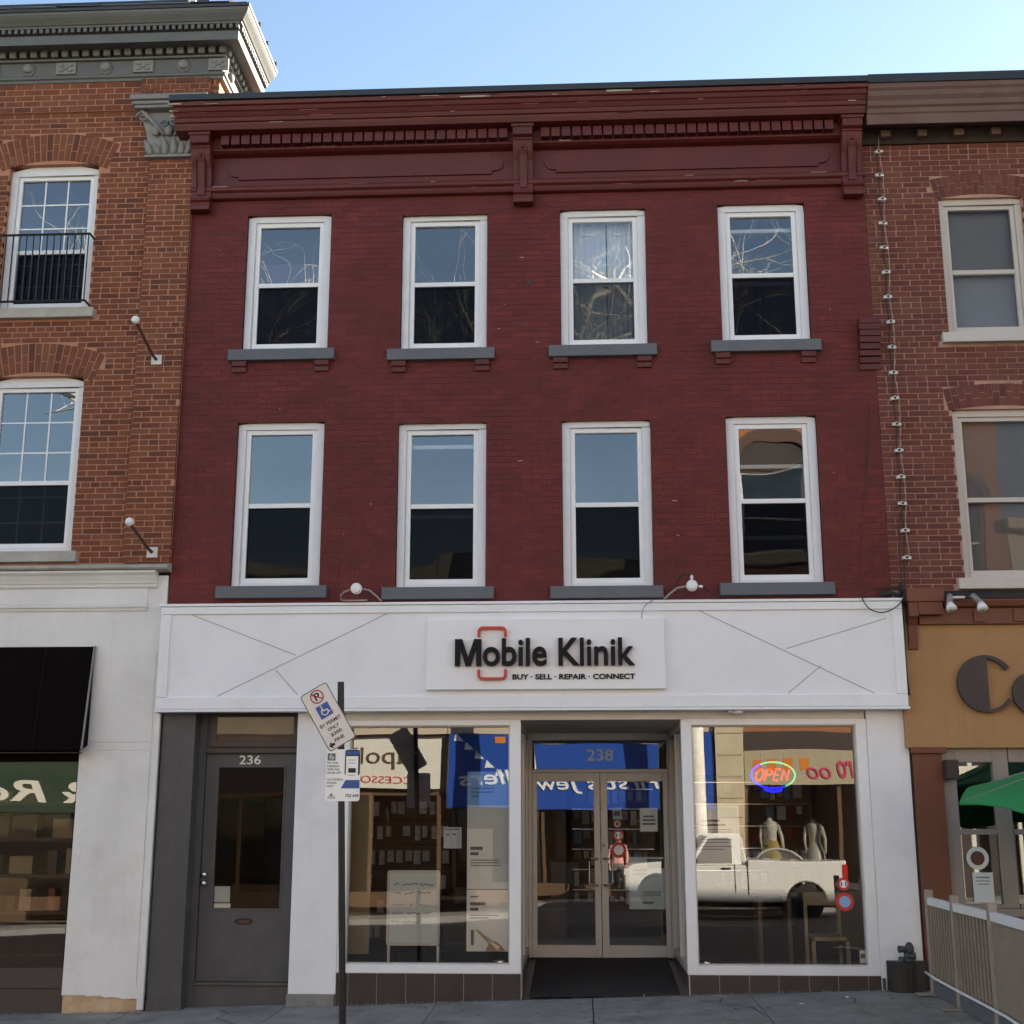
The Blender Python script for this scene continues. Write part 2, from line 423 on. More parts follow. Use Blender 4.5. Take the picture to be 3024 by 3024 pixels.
CAMP = Vector((0,-13,EYE))
def brickfield(parent, mat, palette, x0, x1, z0, z1, y, holes=(), course=0.0615, blen=0.205, joint=0.009,
               proud=0.003, jit=0.0025, nobj=300, seed=1, hdr=7, xview=(-99,99), patchy=False):
    """running-bond wall face of separate bricks standing proud of the mortar; the largest in view are objects, the rest one joined part"""
    rnd = random.Random(seed)
    full = []; rest = []
    nz = int((z1-z0)/course)
    course = (z1-z0)/nz
    for r in range(nz):
        za, zb = z0 + r*course + joint/2, z0 + (r+1)*course - joint/2
        L = blen*0.5 if hdr and r % hdr == hdr-1 else blen
        x = x0 - (L*0.5 if r % 2 else 0.0) - rnd.random()*0.012
        while x < x1:
            a = max(x + joint/2, x0); b = min(x + L*rnd.uniform(0.97,1.0) - joint/2, x1)
            x += L
            if b - a < 0.025: continue
            segs = [(a, b)]
            for h in holes:
                if min(zb, h[3]) - max(za, h[2]) > 0.4*(zb-za):
                    ns = []
                    for s, e in segs:
                        if e <= h[0] or s >= h[1]: ns.append((s,e)); continue
                        if s < h[0]: ns.append((s, h[0]))
                        if e > h[1]: ns.append((h[1], e))
                    segs = ns
            for s, e in segs:
                if e - s < 0.025: continue
                ci = rnd.randrange(len(palette))
                k = 1.0
                if patchy: k = max(0.0, min(1.0, .45 + .5*math.sin(1.7*s+.6*za+1) * math.cos(2.1*za-.5*s) + .35*math.sin(4.3*s+2.0)*math.sin(3.1*za)))
                d = y - k*(proud + rnd.uniform(0, jit))
                it = (s, e, za, zb, d, ci)
                if abs((e-s) - (blen-joint)) < 0.009 and xview[0] < s < xview[1]: full.append(it)
                else: rest.append(it)
    full.sort(key=lambda t: (Vector(((t[0]+t[1])/2, t[4], (t[2]+t[3])/2)) - CAMP).length)
    rest += full[nobj:]; full = full[:nobj]
    w, h = blen - joint - 0.003, course - joint
    variants = []
    for c in palette:
        me = MB().box(-w/2, w/2, 0, 0.03, -h/2, h/2).mesh('brick')
        at = me.attributes.new('Col', 'FLOAT_COLOR', 'POINT')
        at.data.foreach_set('color', [k for _ in me.vertices for k in (*c, 1)])
        me.materials.append(MATS[mat]); variants.append(me)
    pinv = parent_inv(parent)
    for s, e, za, zb, d, ci in full:
        o = bpy.data.objects.new('brick', variants[ci]); COL.objects.link(o)
        o.location = ((s+e)/2, d, (za+zb)/2); o.rotation_euler = (0, R(rnd.uniform(-.35,.35)), 0)
        o.scale = ((e-s)/w, 1, 1)
        o.parent = parent; o.matrix_parent_inverse = pinv
    if rest:
        mb = MB(); cols = []
        for s, e, za, zb, d, ci in rest:
            mb.box(s, e, d, d+0.03, za, zb); cols += [palette[ci]]*8
        me = bpy.data.meshes.new('brick_field'); me.from_pydata(mb.v, [], mb.f)
        at = me.attributes.new('Col', 'FLOAT_COLOR', 'POINT')
        at.data.foreach_set('color', [k for c in cols for k in (*c, 1)])
        me.materials.append(MATS[mat])
        o = bpy.data.objects.new('brick_field', me); COL.objects.link(o); o['kind'] = 'stuff'
        o.parent = parent; o.matrix_parent_inverse = pinv

def wall_with_holes(name, mat, parent, x0, x1, z0, z1, y0, y1, holes):
    """solid wall slab with rectangular openings (cells between the opening lines)"""
    xs = sorted({x0, x1, *[h[0] for h in holes], *[h[1] for h in holes]}); zs = sorted({z0, z1, *[h[2] for h in holes], *[h[3] for h in holes]})
    xs = [x for x in xs if x0 <= x <= x1]; zs = [z for z in zs if z0 <= z <= z1]
    mb = MB()
    for i in range(len(xs)-1):
        for j in range(len(zs)-1):
            cx, cz = (xs[i]+xs[i+1])/2, (zs[j]+zs[j+1])/2
            if any(h[0] < cx < h[1] and h[2] < cz < h[3] for h in holes): continue
            mb.box(xs[i], xs[i+1], y0, y1, zs[j], zs[j+1])
    # drop faces shared by neighbouring cells
    key = {}
    for f in mb.f:
        k = tuple(sorted(tuple(round(c, 5) for c in mb.v[i]) for i in f)); key.setdefault(k, []).append(f)
    mb.f = [v[0] for v in key.values() if len(v) == 1]
    return mb.build(name, mat, parent)

def arch_holes(xc, half, zs, rise, thick, n=14):
    """thin upright slices that follow the arch, for leaving bricks out behind it"""
    Rr = (half*half + rise*rise)/(2*rise); zc = zs + rise - Rr; a = math.asin(half/Rr)*1.06; xw = (Rr+thick)*math.sin(a)
    out = []
    for i in range(n):
        xa = -xw + 2*xw*i/n; xb = xa + 2*xw/n; xm = (xa+xb)/2
        top = zc + math.sqrt((Rr+thick)**2 - xm*xm)
        lim = Rr*math.sin(a); bot = zs - .02 if abs(xm) < lim else zc + abs(xm)/math.tan(a)
        out.append((xc+xa, xc+xb, bot, top))
    return out
def voussoirs(parent, mat, palette, xc, half, zs, rise, thick, y, n=17, rows=2, nameobj='arch_brick', seed=3, gap=0.0058):
    """segmental arch of wedge bricks over an opening"""
    rnd = random.Random(seed)
    Rr = (half*half + rise*rise)/(2*rise); zc = zs + rise - Rr
    a = math.asin(half/Rr)*1.06
    for i in range(n):
        t0 = -a + 2*a*i/n; t1 = -a + 2*a*(i+1)/n; g = gap/Rr
        cuts = [0, 0.62 if i % 2 else 0.38, 1] if rows == 2 else [0, 1]
        for k in range(len(cuts)-1):
            r0 = Rr + thick*cuts[k] + 0.005; r1 = Rr + thick*cuts[k+1] - 0.005
            pts = [(xc + r*math.sin(t), zc + r*math.cos(t)) for r, t in ((r0,t0+g),(r0,t1-g),(r1,t1-g),(r1,t0+g))]
            me = MB().prism(pts, y - 0.0015 - rnd.uniform(0,.003), y + 0.02).mesh(nameobj)
            c = palette[rnd.randrange(len(palette))]
            at = me.attributes.new('Col', 'FLOAT_COLOR', 'POINT'); at.data.foreach_set('color', [q for _ in me.vertices for q in (*c, 1)])
            me.materials.append(MATS[mat])
            o = bpy.data.objects.new(nameobj, me); COL.objects.link(o); o.parent = parent; o.matrix_parent_inverse = parent_inv(parent)

# ================================================================== ground, road, pavements
def sheet(name, mat, xs, ys, dz, kind='structure'):
    V = [(x, y, gz(x, y) + dz) for y in ys for x in xs]
    n = len(xs); F = [(j*n+i, j*n+i+1, (j+1)*n+i+1, (j+1)*n+i) for j in range(len(ys)-1) for i in range(n-1)]
    me = bpy.data.meshes.new(name); me.from_pydata(V, [], F); me.materials.append(MATS[mat])
    o = bpy.data.objects.new(name, me); COL.objects.link(o)
    if kind: o['kind'] = kind
    return o
xl = [-300, -26] + [-24 + 2*i for i in range(25)] + [26, 300]
me = bpy.data.meshes.new('ground'); me.from_pydata([(-900,-900,-1.6),(900,-900,-1.6),(900,900,-1.6),(-900,900,-1.6)], [], [(0,1,2,3)])
me.materials.append(MATS['earth']); o = bpy.data.objects.new('ground', me); COL.objects.link(o); o['kind'] = 'structure'
road = sheet('road', 'asphalt', xl, [-18.4, -14, -10, -6, -3.3], -0.13)
for k in range(14):
    x = -25 + k*3.6
    me = bpy.data.meshes.new('lane_marking')
    me.from_pydata([(xx, yy, gz(xx, yy)-0.126) for xx, yy in ((x,-10.9),(x+1.8,-10.9),(x+1.8,-10.8),(x,-10.8))], [], [(0,1,2,3)])
    me.materials.append(MATS['road_paint']); o = bpy.data.objects.new('lane_marking', me); COL.objects.link(o); o.parent = road
bed = sheet('sidewalk', 'concrete_joint', xl, [-3.15, -1.5, 0.0, 2.4], -0.03)
for nm, ya, yb in (('kerb', -3.3, -3.15), ('kerb', -18.55, -18.4)):
    mb = MB()
    for i in range(len(xl)-1):
        a, b = xl[i], xl[i+1]
        mb.add([(a,ya,gz(a,ya)-.14),(b,ya,gz(b,ya)-.14),(b,yb,gz(b,yb)-.14),(a,yb,gz(a,yb)-.14),(a,ya,gz(a,ya)),(b,ya,gz(b,ya)),(b,yb,gz(b,yb)),(a,yb,gz(a,yb))],
               [(4,5,6,7),(0,1,5,4),(2,3,7,6)])
    mb.build(nm, 'kerb_stone', None, kind='structure')
far_walk = sheet('far_sidewalk', 'concrete', xl, [-40, -22, -18.55], 0.0)
rs = random.Random(4)
for i in range(-9, 9):
    for j, (ya, yb) in enumerate(((-1.52, 0.45), (-3.15, -1.53))):
        x0 = 0.08 + 1.45*i + 0.005; x1 = x0 + 1.44; dz = rs.uniform(-.003,.003)
        mb = MB(); zt = [gz(a,b)+dz for a,b in ((x0,ya),(x1,ya),(x1,yb),(x0,yb))]
        mb.add([(x0,ya,zt[0]-.05),(x1,ya,zt[1]-.05),(x1,yb,zt[2]-.05),(x0,yb,zt[3]-.05),(x0,ya,zt[0]),(x1,ya,zt[1]),(x1,yb,zt[2]),(x0,yb,zt[3])],
               [(4,5,6,7),(0,1,5,4),(1,2,6,5),(2,3,7,6),(3,0,4,7)])
        mb.build('slab', 'concrete', bed)

# ================================================================== sash window
def sash_window(parent, x0, x1, z0, z1, rise, yf, casing='white_casing', sashm='white_vinyl', screen=True, grid=False,
                cw=0.08, sw=0.05, rail_back=None, behind=None, glassm='window_glass', mid=0.5, tilt=0.0):
    ins = rect(x0+cw, x1-cw, z0+0.055, z1-0.055)
    out = arched(x0, x1, z0, z1, rise, 8)
    # casing as four boards, the head one with the segmental top
    mb = MB()
    mb.box(x0, x0+cw, yf, yf+0.07, z0, z1-0.055); mb.box(x1-cw, x1, yf, yf+0.07, z0, z1-0.055)
    mb.box(x0+cw, x1-cw, yf, yf+0.07, z0, z0+0.055)
    mb.prism([(x0,z1-0.055),(x1,z1-0.055)] + out[2:], yf, yf+0.07)
    w = mb.build('window', casing, parent, bevel=0.004)
    a0, a1, b0, b1 = x0+cw, x1-cw, z0+0.055, z1-0.055
    zm = b0 + (b1-b0)*mid
    g0, g1, h0, h1 = a0+sw, a1-sw, b0+sw, b1-sw
    MB().ring(rect(a0,a1,b0,b1), rect(g0,g1,h0,h1), yf+0.022, yf+0.085).build('sash', sashm, w, bevel=0.005)
    boxo('meeting_rail', sashm, w, g0, g1, yf+0.03, yf+0.09, zm-0.024, zm+0.024, bevel=0.004)
    def pane(za, zb, y):
        t = (zb-za)*tilt
        MB().add([(g0,y,za),(g1,y,za),(g1,y+t,zb),(g0,y+t,zb)], [(0,1,2,3)]).build('pane', glassm, w)
    pane(zm+0.024, h1, yf+0.052); pane(h0, zm-0.024, yf+0.070)
    if screen: MB().add([(g0,yf+0.05,h0),(g1,yf+0.05,h0),(g1,yf+0.05,zm-0.024),(g0,yf+0.05,zm-0.024)], [(0,1,2,3)]).build('screen', screen if isinstance(screen, str) else 'insect_screen', w)
    for zr in (rail_back or []):
        boxo('sash_rail', sashm, w, g0-.01, g1+.01, yf+0.10, yf+0.13, zr-0.02, zr+0.02)
    if rail_back is None and screen:
        for xx in (g0+(g1-g0)*.27, g0+(g1-g0)*.73):
            boxo('sash_lock', sashm, w, xx-.03, xx+.03, yf+0.092, yf+0.125, zm+0.005, zm+0.036)
    if grid:
        for k in (1,2):
            xx = g0 + (g1-g0)*k/3
            boxo('glazing_bar', sashm, w, xx-.008, xx+.008, yf+0.046, yf+0.05, zm+.024, h1)
            boxo('glazing_bar', sashm, w, xx-.008, xx+.008, yf+0.075, yf+0.079, h0, zm-.024)
        for k in range(1,3):
            zz = zm + (h1-zm)*k/3
            boxo('glazing_bar', sashm, w, g0, g1, yf+0.0475, yf+0.0515, zz-.008, zz+.008)
        boxo('glazing_bar', sashm, w, g0, g1, yf+0.0765, yf+0.0805, h0+(zm-h0)*.78-.008, h0+(zm-h0)*.78+.008)
        boxo('glazing_bar', sashm, w, g0, g1, yf+0.0765, yf+0.0805, h0+(zm-h0)*.36-.008, h0+(zm-h0)*.36+.008)
    if behind == 'curtain':
        for (ca, cb) in ((g0-.03, (g0+g1)/2+.035), ((g0+g1)/2+.05, g1+.03)):
            V = []; F = []; n = 28
            for i in range(n+1):
                x = ca + (cb-ca)*i/n; yy = yf + 0.16 + 0.012*math.sin(i*1.3)
                V += [(x, yy, h0-.05), (x, yy, h1+.05)]
            F = [(2*i, 2*i+2, 2*i+3, 2*i+1) for i in range(n)]
            MB().add(V, F).build('curtain', 'curtain', w, smooth=True)
        boxo('curtain_clip', 'globe_white', w, g0+.1, g0+.22, yf+.135, yf+.145, h1-.10, h1-.085); boxo('curtain_clip', 'globe_white', w, g1-.2, g1-.1, yf+.135, yf+.145, h1-.10, h1-.085)
    elif behind == 'masking_blind':
        boxo('masking_blind', 'masking_blind', w, g0-.02, g1+.02, yf+.14, yf+.15, h0-.02, h1+.02)
    elif behind == 'dark_shade':
        boxo('shade', 'dusk_cloth', w, g0-.02, g1+.02, yf+.16, yf+.165, h0-.02, zm+.3)
    elif behind == 'brown_panel':
        boxo('inner_panel', 'room_brown', w, g0+(g1-g0)*.55, g1+.05, yf+.22, yf+.25, h0-.1, zm)
        boxo('inner_post', 'wood_dark', w, g0+(g1-g0)*.45, g0+(g1-g0)*.5, yf+.2, yf+.25, h0-.1, zm)
    elif behind == 'half_board':
        boxo('window_board', 'room_brown', w, g0-.05, g1+.05, yf+.30, yf+.33, h0-.2, h0+(zm-h0)*.42)
    return w

# ================================================================== the red brick building
red = thing('brick_building', 'three-storey dark red painted brick building with eight white sash windows and a white shopfront', 'building', (-0.55, 0, 0.15))
XL, XR = -4.15, 3.07
rp = random.Random(11)
WX = [(-3.53,-2.625), (-1.845,-0.94), (-0.155,0.745), (1.522,2.428)]
AZ = (6.589, 8.135); DA = [0.012,-0.014,-0.006,0.014]
BZ = (4.055, 5.785); DB = [0.018,-0.008,-0.012,0.006]
wins = [(x0,x1,AZ[0]+d,AZ[1]+d) for (x0,x1), d in zip(WX,DA)] + [(x0,x1,BZ[0]+d,BZ[1]+d) for (x0,x1), d in zip(WX,DB)]
holes = [(a-.004,b+.004,c,d+0.012) for a,b,c,d in wins]
wall_with_holes('wall', 'red_mortar_paint', red, XL, XR, 2.85, 9.05, 0.0012, 0.35, holes)
RED = [tuple(c*k for c in red_paint) for k in (0.86, 0.93, 0.98, 1.0, 1.02, 1.05, 1.1, 1.16)]
sillh = []
for k, (a,b,c,d) in enumerate(wins): sillh.append((a-.135, b+.095, c-.125, c))
brickfield(red, 'red_brick_paint', RED, XL, XR, 3.87, 8.36, 0.0, holes + [(s[0],s[1],s[2]+.01,s[3]) for s in sillh], proud=0.0006, jit=0.0042, joint=0.006, seed=5, patchy=True)
boxo('vent_hole', 'room_dark', red, -.515, -.47, -.012, .0005, 7.285, 7.335)
# window heads: soldier courses over the lower row, mostly lost under the paint
for k, (a,b,c,d) in enumerate(wins):
    upper = k < 4
    kw = dict(rise=0.035, yf=0.045)
    if k == 0: kw.update(behind='dark_shade')
    if k == 2: kw.update(behind='curtain', screen='fine_screen')
    elif k == 3: kw.update(behind='brown_panel', rail_back=[d-.235, c+(d-c)*.455])
    elif k == 5: kw.update(rail_back=[d-.215, c+(d-c)*.445])
    elif k == 7: kw.update(rail_back=[c+(d-c)*.72, c+(d-c)*.29])
    elif k in (4, 6): kw.update(behind='half_board')
    w = sash_window(red, a, b, c, d, tilt=[0.0,0.004,-0.004,0.003,0.0,0.006,0.002,-0.02][k], **kw)
    if not upper: kw = None
    s = MB().prof([(-0.075,c-.12),(0.12,c-.12),(0.12,c),(-0.07,c+.004)], a-.13, b+.09)
    so = s.build('sill', 'slate_paint', w, bevel=0.006)
    if upper:
        for xc in (a-.13+.12, b+.09-.13):
            MB().prof([(-0.055,c-.123),(-0.055,c-.18),(-0.03,c-.185),(-0.03,c-.24),(0.003,c-.24),(0.003,c-.123)], xc-.075, xc+.075).build('sill_bracket', 'red_trim_paint', w, bevel=0.004)
# dark rooms behind the upper floors, roof and rear walls that keep the sun out
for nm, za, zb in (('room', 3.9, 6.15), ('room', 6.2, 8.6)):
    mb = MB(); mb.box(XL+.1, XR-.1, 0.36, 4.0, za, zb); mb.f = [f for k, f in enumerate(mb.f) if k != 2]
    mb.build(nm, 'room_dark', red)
boxo('roof', 'dark_roof', red, XL+.02, XR-.02, 0.36, 14.0, 9.0, 9.12)
boxo('rear_wall', 'red_mortar_paint', red, XL+.02, XR-.02, 14.0, 14.3, -0.6, 9.1)
boxo('party_wall', 'red_mortar_paint', red, XR-.18, XR-.02, 8.0, 14.0, -0.6, 9.0)
# --- entablature
CX0, CX1 = -4.30, 3.075
boxo('frieze', 'red_trim_paint', red, XL, XR, -0.03, 0.003, 8.36, 9.06)
MB().prof([(-0.02,8.33),(-0.06,8.34),(-0.075,8.37),(-0.075,8.39),(-0.105,8.41),(-0.115,8.44),(-0.105,8.462),(-0.028,8.47)], XL, XR).build('moulding', 'red_trim_paint', red, bevel=0.003)
MB().prof([(-0.029,8.83),(-0.10,8.845),(-0.14,8.865),(-0.14,8.885),(-0.029,8.895)], XL, XR).build('moulding', 'red_trim_paint', red, bevel=0.003)
cor = MB().prof([(-0.12,9.02),(-0.29,9.03),(-0.31,9.075),(-0.315,9.10),(-0.335,9.105),(-0.35,9.145),(-0.36,9.15),(-0.385,9.19),(-0.40,9.195),(-0.42,9.235),(-0.445,9.24),(-0.455,9.282),(-0.02,9.285),(-0.02,9.02)], CX0, CX1).build('cornice', 'red_trim_paint', red, bevel=0.003)
for xa, xb, p, z in ((-4.34,-4.20,-0.459,9.248),(-4.34,-4.24,-0.405,9.20),(-4.338,-4.27,-0.366,9.155),(-1.2,-0.93,-0.459,9.243),(0.35,0.62,-0.459,9.262)):
    boxo('bare_patch', 'peeled_wood', cor, xa, xb, p, p+.03, z, z+random.uniform(.012,.024))
for k in range(46):
    yy, zz = rp.choice(((-.456,9.27),(-.457,9.245),(-.424,9.228),(-.387,9.184),(-.352,9.14),(-.318,9.09),(-.118,8.448),(-.08,8.388),(-.142,8.88)))
    x = rp.uniform(-4.25, 2.9); boxo('paint_wear', 'peeled_wood' if rp.random() < .35 else 'red_trim_pale', cor, x, x+rp.uniform(.03,.30), yy-.0015, yy+.004, zz-.001, zz+rp.uniform(.003,.007))
boxo('bed_board', 'red_trim_paint', red, XL, XR, -0.118, -0.028, 8.90, 9.02)
MB().prof([(-0.48,9.288),(-0.485,9.35),(-0.47,9.362),(0.6,9.33),(0.6,9.288)], CX0-.03, CX1+.005).build('coping', 'dark_coping', red, bevel=0.004)
dm = MB().box(-0.045,0.045,-0.085,0.0,0,0.105).mesh('dentil'); dm.materials.append(MATS['red_trim_paint'])
pinv = parent_inv(red)
for xa, xb in ((-3.83,-0.70),(-0.36,2.76)):
    n = 28
    for i in range(n):
        o = bpy.data.objects.new('dentil', dm); COL.objects.link(o); o.parent = red; o.matrix_parent_inverse = pinv
        o.location = (xa + (xb-xa)*(i+.5)/n, -0.115, 8.905)
brk = [(-0.03,8.18),(-0.14,8.18),(-0.145,8.225),(-0.115,8.235),(-0.13,8.27),(-0.155,8.285),(-0.145,8.315),(-0.10,8.33),(-0.095,8.45),(-0.105,8.56),(-0.135,8.66),(-0.18,8.74),(-0.205,8.80),(-0.21,8.86),(-0.225,8.87),(-0.225,8.885),(-0.275,8.90),(-0.275,9.018),(-0.03,9.018)]
for xc in (-4.035, -0.545, 2.935):
    b = MB().prof(brk, xc-.105, xc+.105).build('bracket', 'red_trim_paint', red, bevel=0.005)
    MB().prof([(-0.10,8.36),(-0.112,8.36),(-0.118,8.56),(-0.15,8.68),(-0.195,8.76),(-0.22,8.84),(-0.2,8.84),(-0.09,8.4)], xc-.045, xc+.045).build('bracket_rib', 'red_trim_paint', b, bevel=0.004)
    for zz, yy in ((8.79,-.205),(8.60,-.115)): MB().lathe([(0.022,0),(0.022,.012),(0.012,.02)], (xc, yy, zz), 'Y', 12).build('bracket_boss', 'red_trim_paint', b)
    boxo('bracket_cap', 'red_trim_paint', b, xc-.12, xc+.12, -0.29, -0.03, 8.985, 9.017, bevel=.004)
def lozenge(x0, x1, z0, z1, r=0.10, n=6):
    pts = []
    for cx, cz, a0, sgn in ((x1,z0,90,1),(x1,z1,180,1),(x0,z1,270,1),(x0,z0,0,1)):
        for i in range(n+1):
            a = R(a0 + 90 - 90*i/n) if False else R(a0 + 90*i/n)
            pts.append((cx + r*math.cos(a), cz + r*math.sin(a)))
    return pts
def scooped(x0, x1, z0, z1, r=0.09):
    # long panel with a notch and a quarter round at each end
    e = 0.035
    out = [(x0+r+e,z0),(x1-r-e,z0),(x1-r-e,z0+e)]
    out += [(x1-r+ r*math.sin(R(t)), z0+e+r - r*math.cos(R(t))) for t in (0,22,45,67,90)]
    out += [(x1, z1-e-r)] if z1-e-r > z0+e+r+.002 else []
    out += [(x1-r+ r*math.cos(R(t)), z1-e-r + r*math.sin(R(t))) for t in (0,22,45,67,90)]
    out += [(x1-r-e,z1-e),(x1-r-e,z1),(x0+r+e,z1),(x0+r+e,z1-e)]
    out += [(x0+r- r*math.sin(R(t)), z1-e-r + r*math.cos(R(t))) for t in (0,22,45,67,90)]
    out += [(x0+r- r*math.cos(R(t)), z0+e+r - r*math.sin(R(t))) for t in (0,22,45,67,90)]
    out += [(x0+r+e,z0+e)]
    return out
for xa, xb in ((-3.77,-0.76),(-0.32,2.72)):
    MB().prism(scooped(xa, xb, 8.56, 8.81), -0.052, -0.029).build('frieze_panel', 'red_trim_paint', red, bevel=0.003)
# corbelled end of the old party wall
for i in range(8):
    z = 6.27 + i*0.0675
    p = [0.03,0.05,0.075,0.095,0.11,0.12,0.125,0.125][i]
    boxo('corbel_course', 'red_trim_paint', red, 2.90+.006*(i%2), 3.115+random.uniform(-.008,.008), -p, 0.0, z+.004, z+.0635)
# small chips where old mortar shows
for k in range(26):
    x = rp.uniform(XL+.1, XR-.15); z = rp.uniform(4.0, 8.3)
    if any(a-.15<x<b+.12 and c-.25<z<d+.05 for a,b,c,d in wins): continue
    boxo('paint_chip', 'right_mortar', red, x, x+rp.uniform(.012,.05), -0.0046, 0.001, z, z+rp.uniform(.005,.011))

# ================================================================== shopfront of the red building
BX0, BX1 = -4.172, 3.13
band = wall_with_holes('sign_band', 'white_band', red, BX0+.012, BX1-.012, 2.832, 3.855, -0.13, 0.003, [])
boxo('band_cap', 'white_band', red, BX0-.02, BX1+.015, -0.165, 0.003, 3.857, 3.884, bevel=.004)
boxo('band_drip', 'white_band', red, BX0-.012, BX1+.012, -0.16, -0.01, 2.812, 2.838, bevel=.004)
for nm, a in (('band_board',(BX0,BX1,3.78,3.853)), ('band_board',(BX0,BX1,2.842,2.955)), ('band_board',(BX0,BX0+.10,2.958,3.777)), ('band_board',(BX1-.10,BX1,2.958,3.777))):
    boxo(nm, 'white_band', red, a[0], a[1], -0.152, -0.1295, a[2], a[3], bevel=.003)
seams = [((-3.86,3.775),(-2.80,3.365)), ((-1.90,3.775),(-3.57,2.965)), ((-3.0,3.225),(-2.77,2.98)),
         ((1.18,3.775),(2.82,2.965)), ((2.0,3.40),(2.98,3.69)), ((2.33,3.235),(2.0,2.97))]
for (xa,za),(xb,zb) in seams:
    d = Vector((xb-xa,0,zb-za)).normalized(); n = Vector((-d.z,0,d.x))*0.0042
    MB().prism([(xa-n.x,za-n.z),(xb-n.x,zb-n.z),(xb+n.x,zb+n.z),(xa+n.x,za+n.z)], -0.1325, -0.1299).build('panel_seam', 'seam_grey', red)
# structure behind the band, lintel and head board
boxo('lintel', 'cream_head', red, -2.32, 2.74, 0.02, 0.10, 2.735, 2.83, bevel=.004)
# left grey pier, white pilasters
def gpier(name, mat, xa, xb, ya, yb, ztop, zbot=None, bevel=.004):
    zb0 = gz(xa, 0)-.02 if zbot is None else zbot; zb1 = gz(xb, 0)-.02 if zbot is None else zbot
    return MB().add([(xa,ya,zb0),(xb,ya,zb1),(xb,yb,zb1),(xa,yb,zb0),(xa,ya,ztop),(xb,ya,ztop),(xb,yb,ztop),(xa,yb,ztop)],
                    [(0,3,2,1),(4,5,6,7),(0,1,5,4),(1,2,6,5),(2,3,7,6),(3,0,4,7)]).build(name, mat, red, bevel=bevel)
gpier('pier', 'charcoal_paint', -4.135, -3.806, 0.0, 0.35, 2.831)
gpier('pier_foot', 'charcoal_paint', -4.138, -3.80, -0.012, 0.35, 0.125)
gpier('pilaster', 'white_stucco', -2.786, -2.335, 0.0, 0.34, 2.831, 0.185)
gpier('pilaster_stone', 'grey_stone', -2.80, -2.345, -0.015, 0.34, 0.186)
gpier('pilaster', 'white_stucco', 2.752, 3.142, 0.0, 0.34, 2.831, 0.10)
# --- street door 236
dr = MB().box(-3.735, -2.787, 0.18, 0.26, 2.432, 2.831).build('door_frame', 'brown_paint_dark', red)
boxo('door_jamb', 'charcoal_paint', dr, -3.806, -3.735, 0.17, 0.30, 0.03, 2.831); boxo('door_jamb', 'charcoal_paint', dr, -2.80, -2.76, 0.17, 0.30, 0.08, 2.4315)
boxo('transom_bar', 'brown_paint_dark', dr, -3.735, -2.787, 0.15, 0.179, 2.43, 2.475, bevel=.004)
MB().ring(rect(-3.70,-2.80,2.49,2.81), rect(-3.635,-2.86,2.545,2.785), 0.155, 0.179).build('transom_frame', 'brown_paint_dark', dr, bevel=.004)
boxo('transom_panel', 'room_brown', dr, -3.64, -2.85, 0.172, 0.177, 2.54, 2.79)
MB().add([(-3.64,.166,2.54),(-2.85,.166,2.54),(-2.85,.166,2.79),(-3.64,.166,2.79)],[(0,1,2,3)]).build('transom_pane', 'dull_glass', dr)
dw = [(-3.60,-2.945,0.945,2.29)]
door = wall_with_holes('door', 'charcoal_paint', red, -3.730, -2.80, 0.272, 2.428, 0.20, 0.245, dw)
MB().ring(rect(-3.62,-2.925,0.925,2.31), rect(-3.60,-2.945,0.945,2.29), 0.193, 0.20).build('door_bead', 'charcoal_paint', door, bevel=.003)
MB().add([(-3.6,.225,.945),(-2.945,.225,.945),(-2.945,.225,2.29),(-3.6,.225,2.29)],[(0,1,2,3)]).build('pane', 'dull_glass', door)
for zz in (1.18, 1.262):
    MB().lathe([(0.012,0),(0.014,.02),(0.028,.03),(0.03,.045),(0.02,.058)], (-3.69,.20,zz), 'Y', 16).build('knob', 'chrome', door, smooth=True)
MB().prism([(-3.285+.095*math.cos(t*math.pi/12), .824+.03*math.sin(t*math.pi/12)) for t in range(24)], 0.192, 0.199).build('mail_slot', 'brown_metal', door, bevel=.003)
MB().prism([(-3.285+.06*math.cos(t*math.pi/12), .824+.014*math.sin(t*math.pi/12)) for t in range(24)], 0.188, 0.191).build('mail_flap', 'rust_brown', door)
for l in lettering('236', 'plastic_white', door, -3.40, -3.185, 2.322, 2.408, 0.196, .01, 0.006, name='door_number', per_letter=True): pass
boxo('door_notice', 'paper', door, -3.595, -3.43, 0.226, 0.2275, 0.948, 0.99); boxo('door_notice', 'paper_grey', door, -3.595, -3.44, 0.226, 0.2275, 1.0, 1.15)
boxo('threshold', 'charcoal_paint', red, -3.735, -2.80, 0.15, 0.30, 0.238, 0.268, bevel=.006)
boxo('door_step', 'charcoal_paint', red, -3.735, -2.80, 0.175, 0.30, 0.0, 0.236)
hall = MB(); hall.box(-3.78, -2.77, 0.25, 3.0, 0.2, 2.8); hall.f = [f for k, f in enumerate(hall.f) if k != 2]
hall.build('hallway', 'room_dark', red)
boxo('hall_frame', 'globe_white', red, -2.98, -2.96, 1.2, 1.22, 0.9, 1.75)
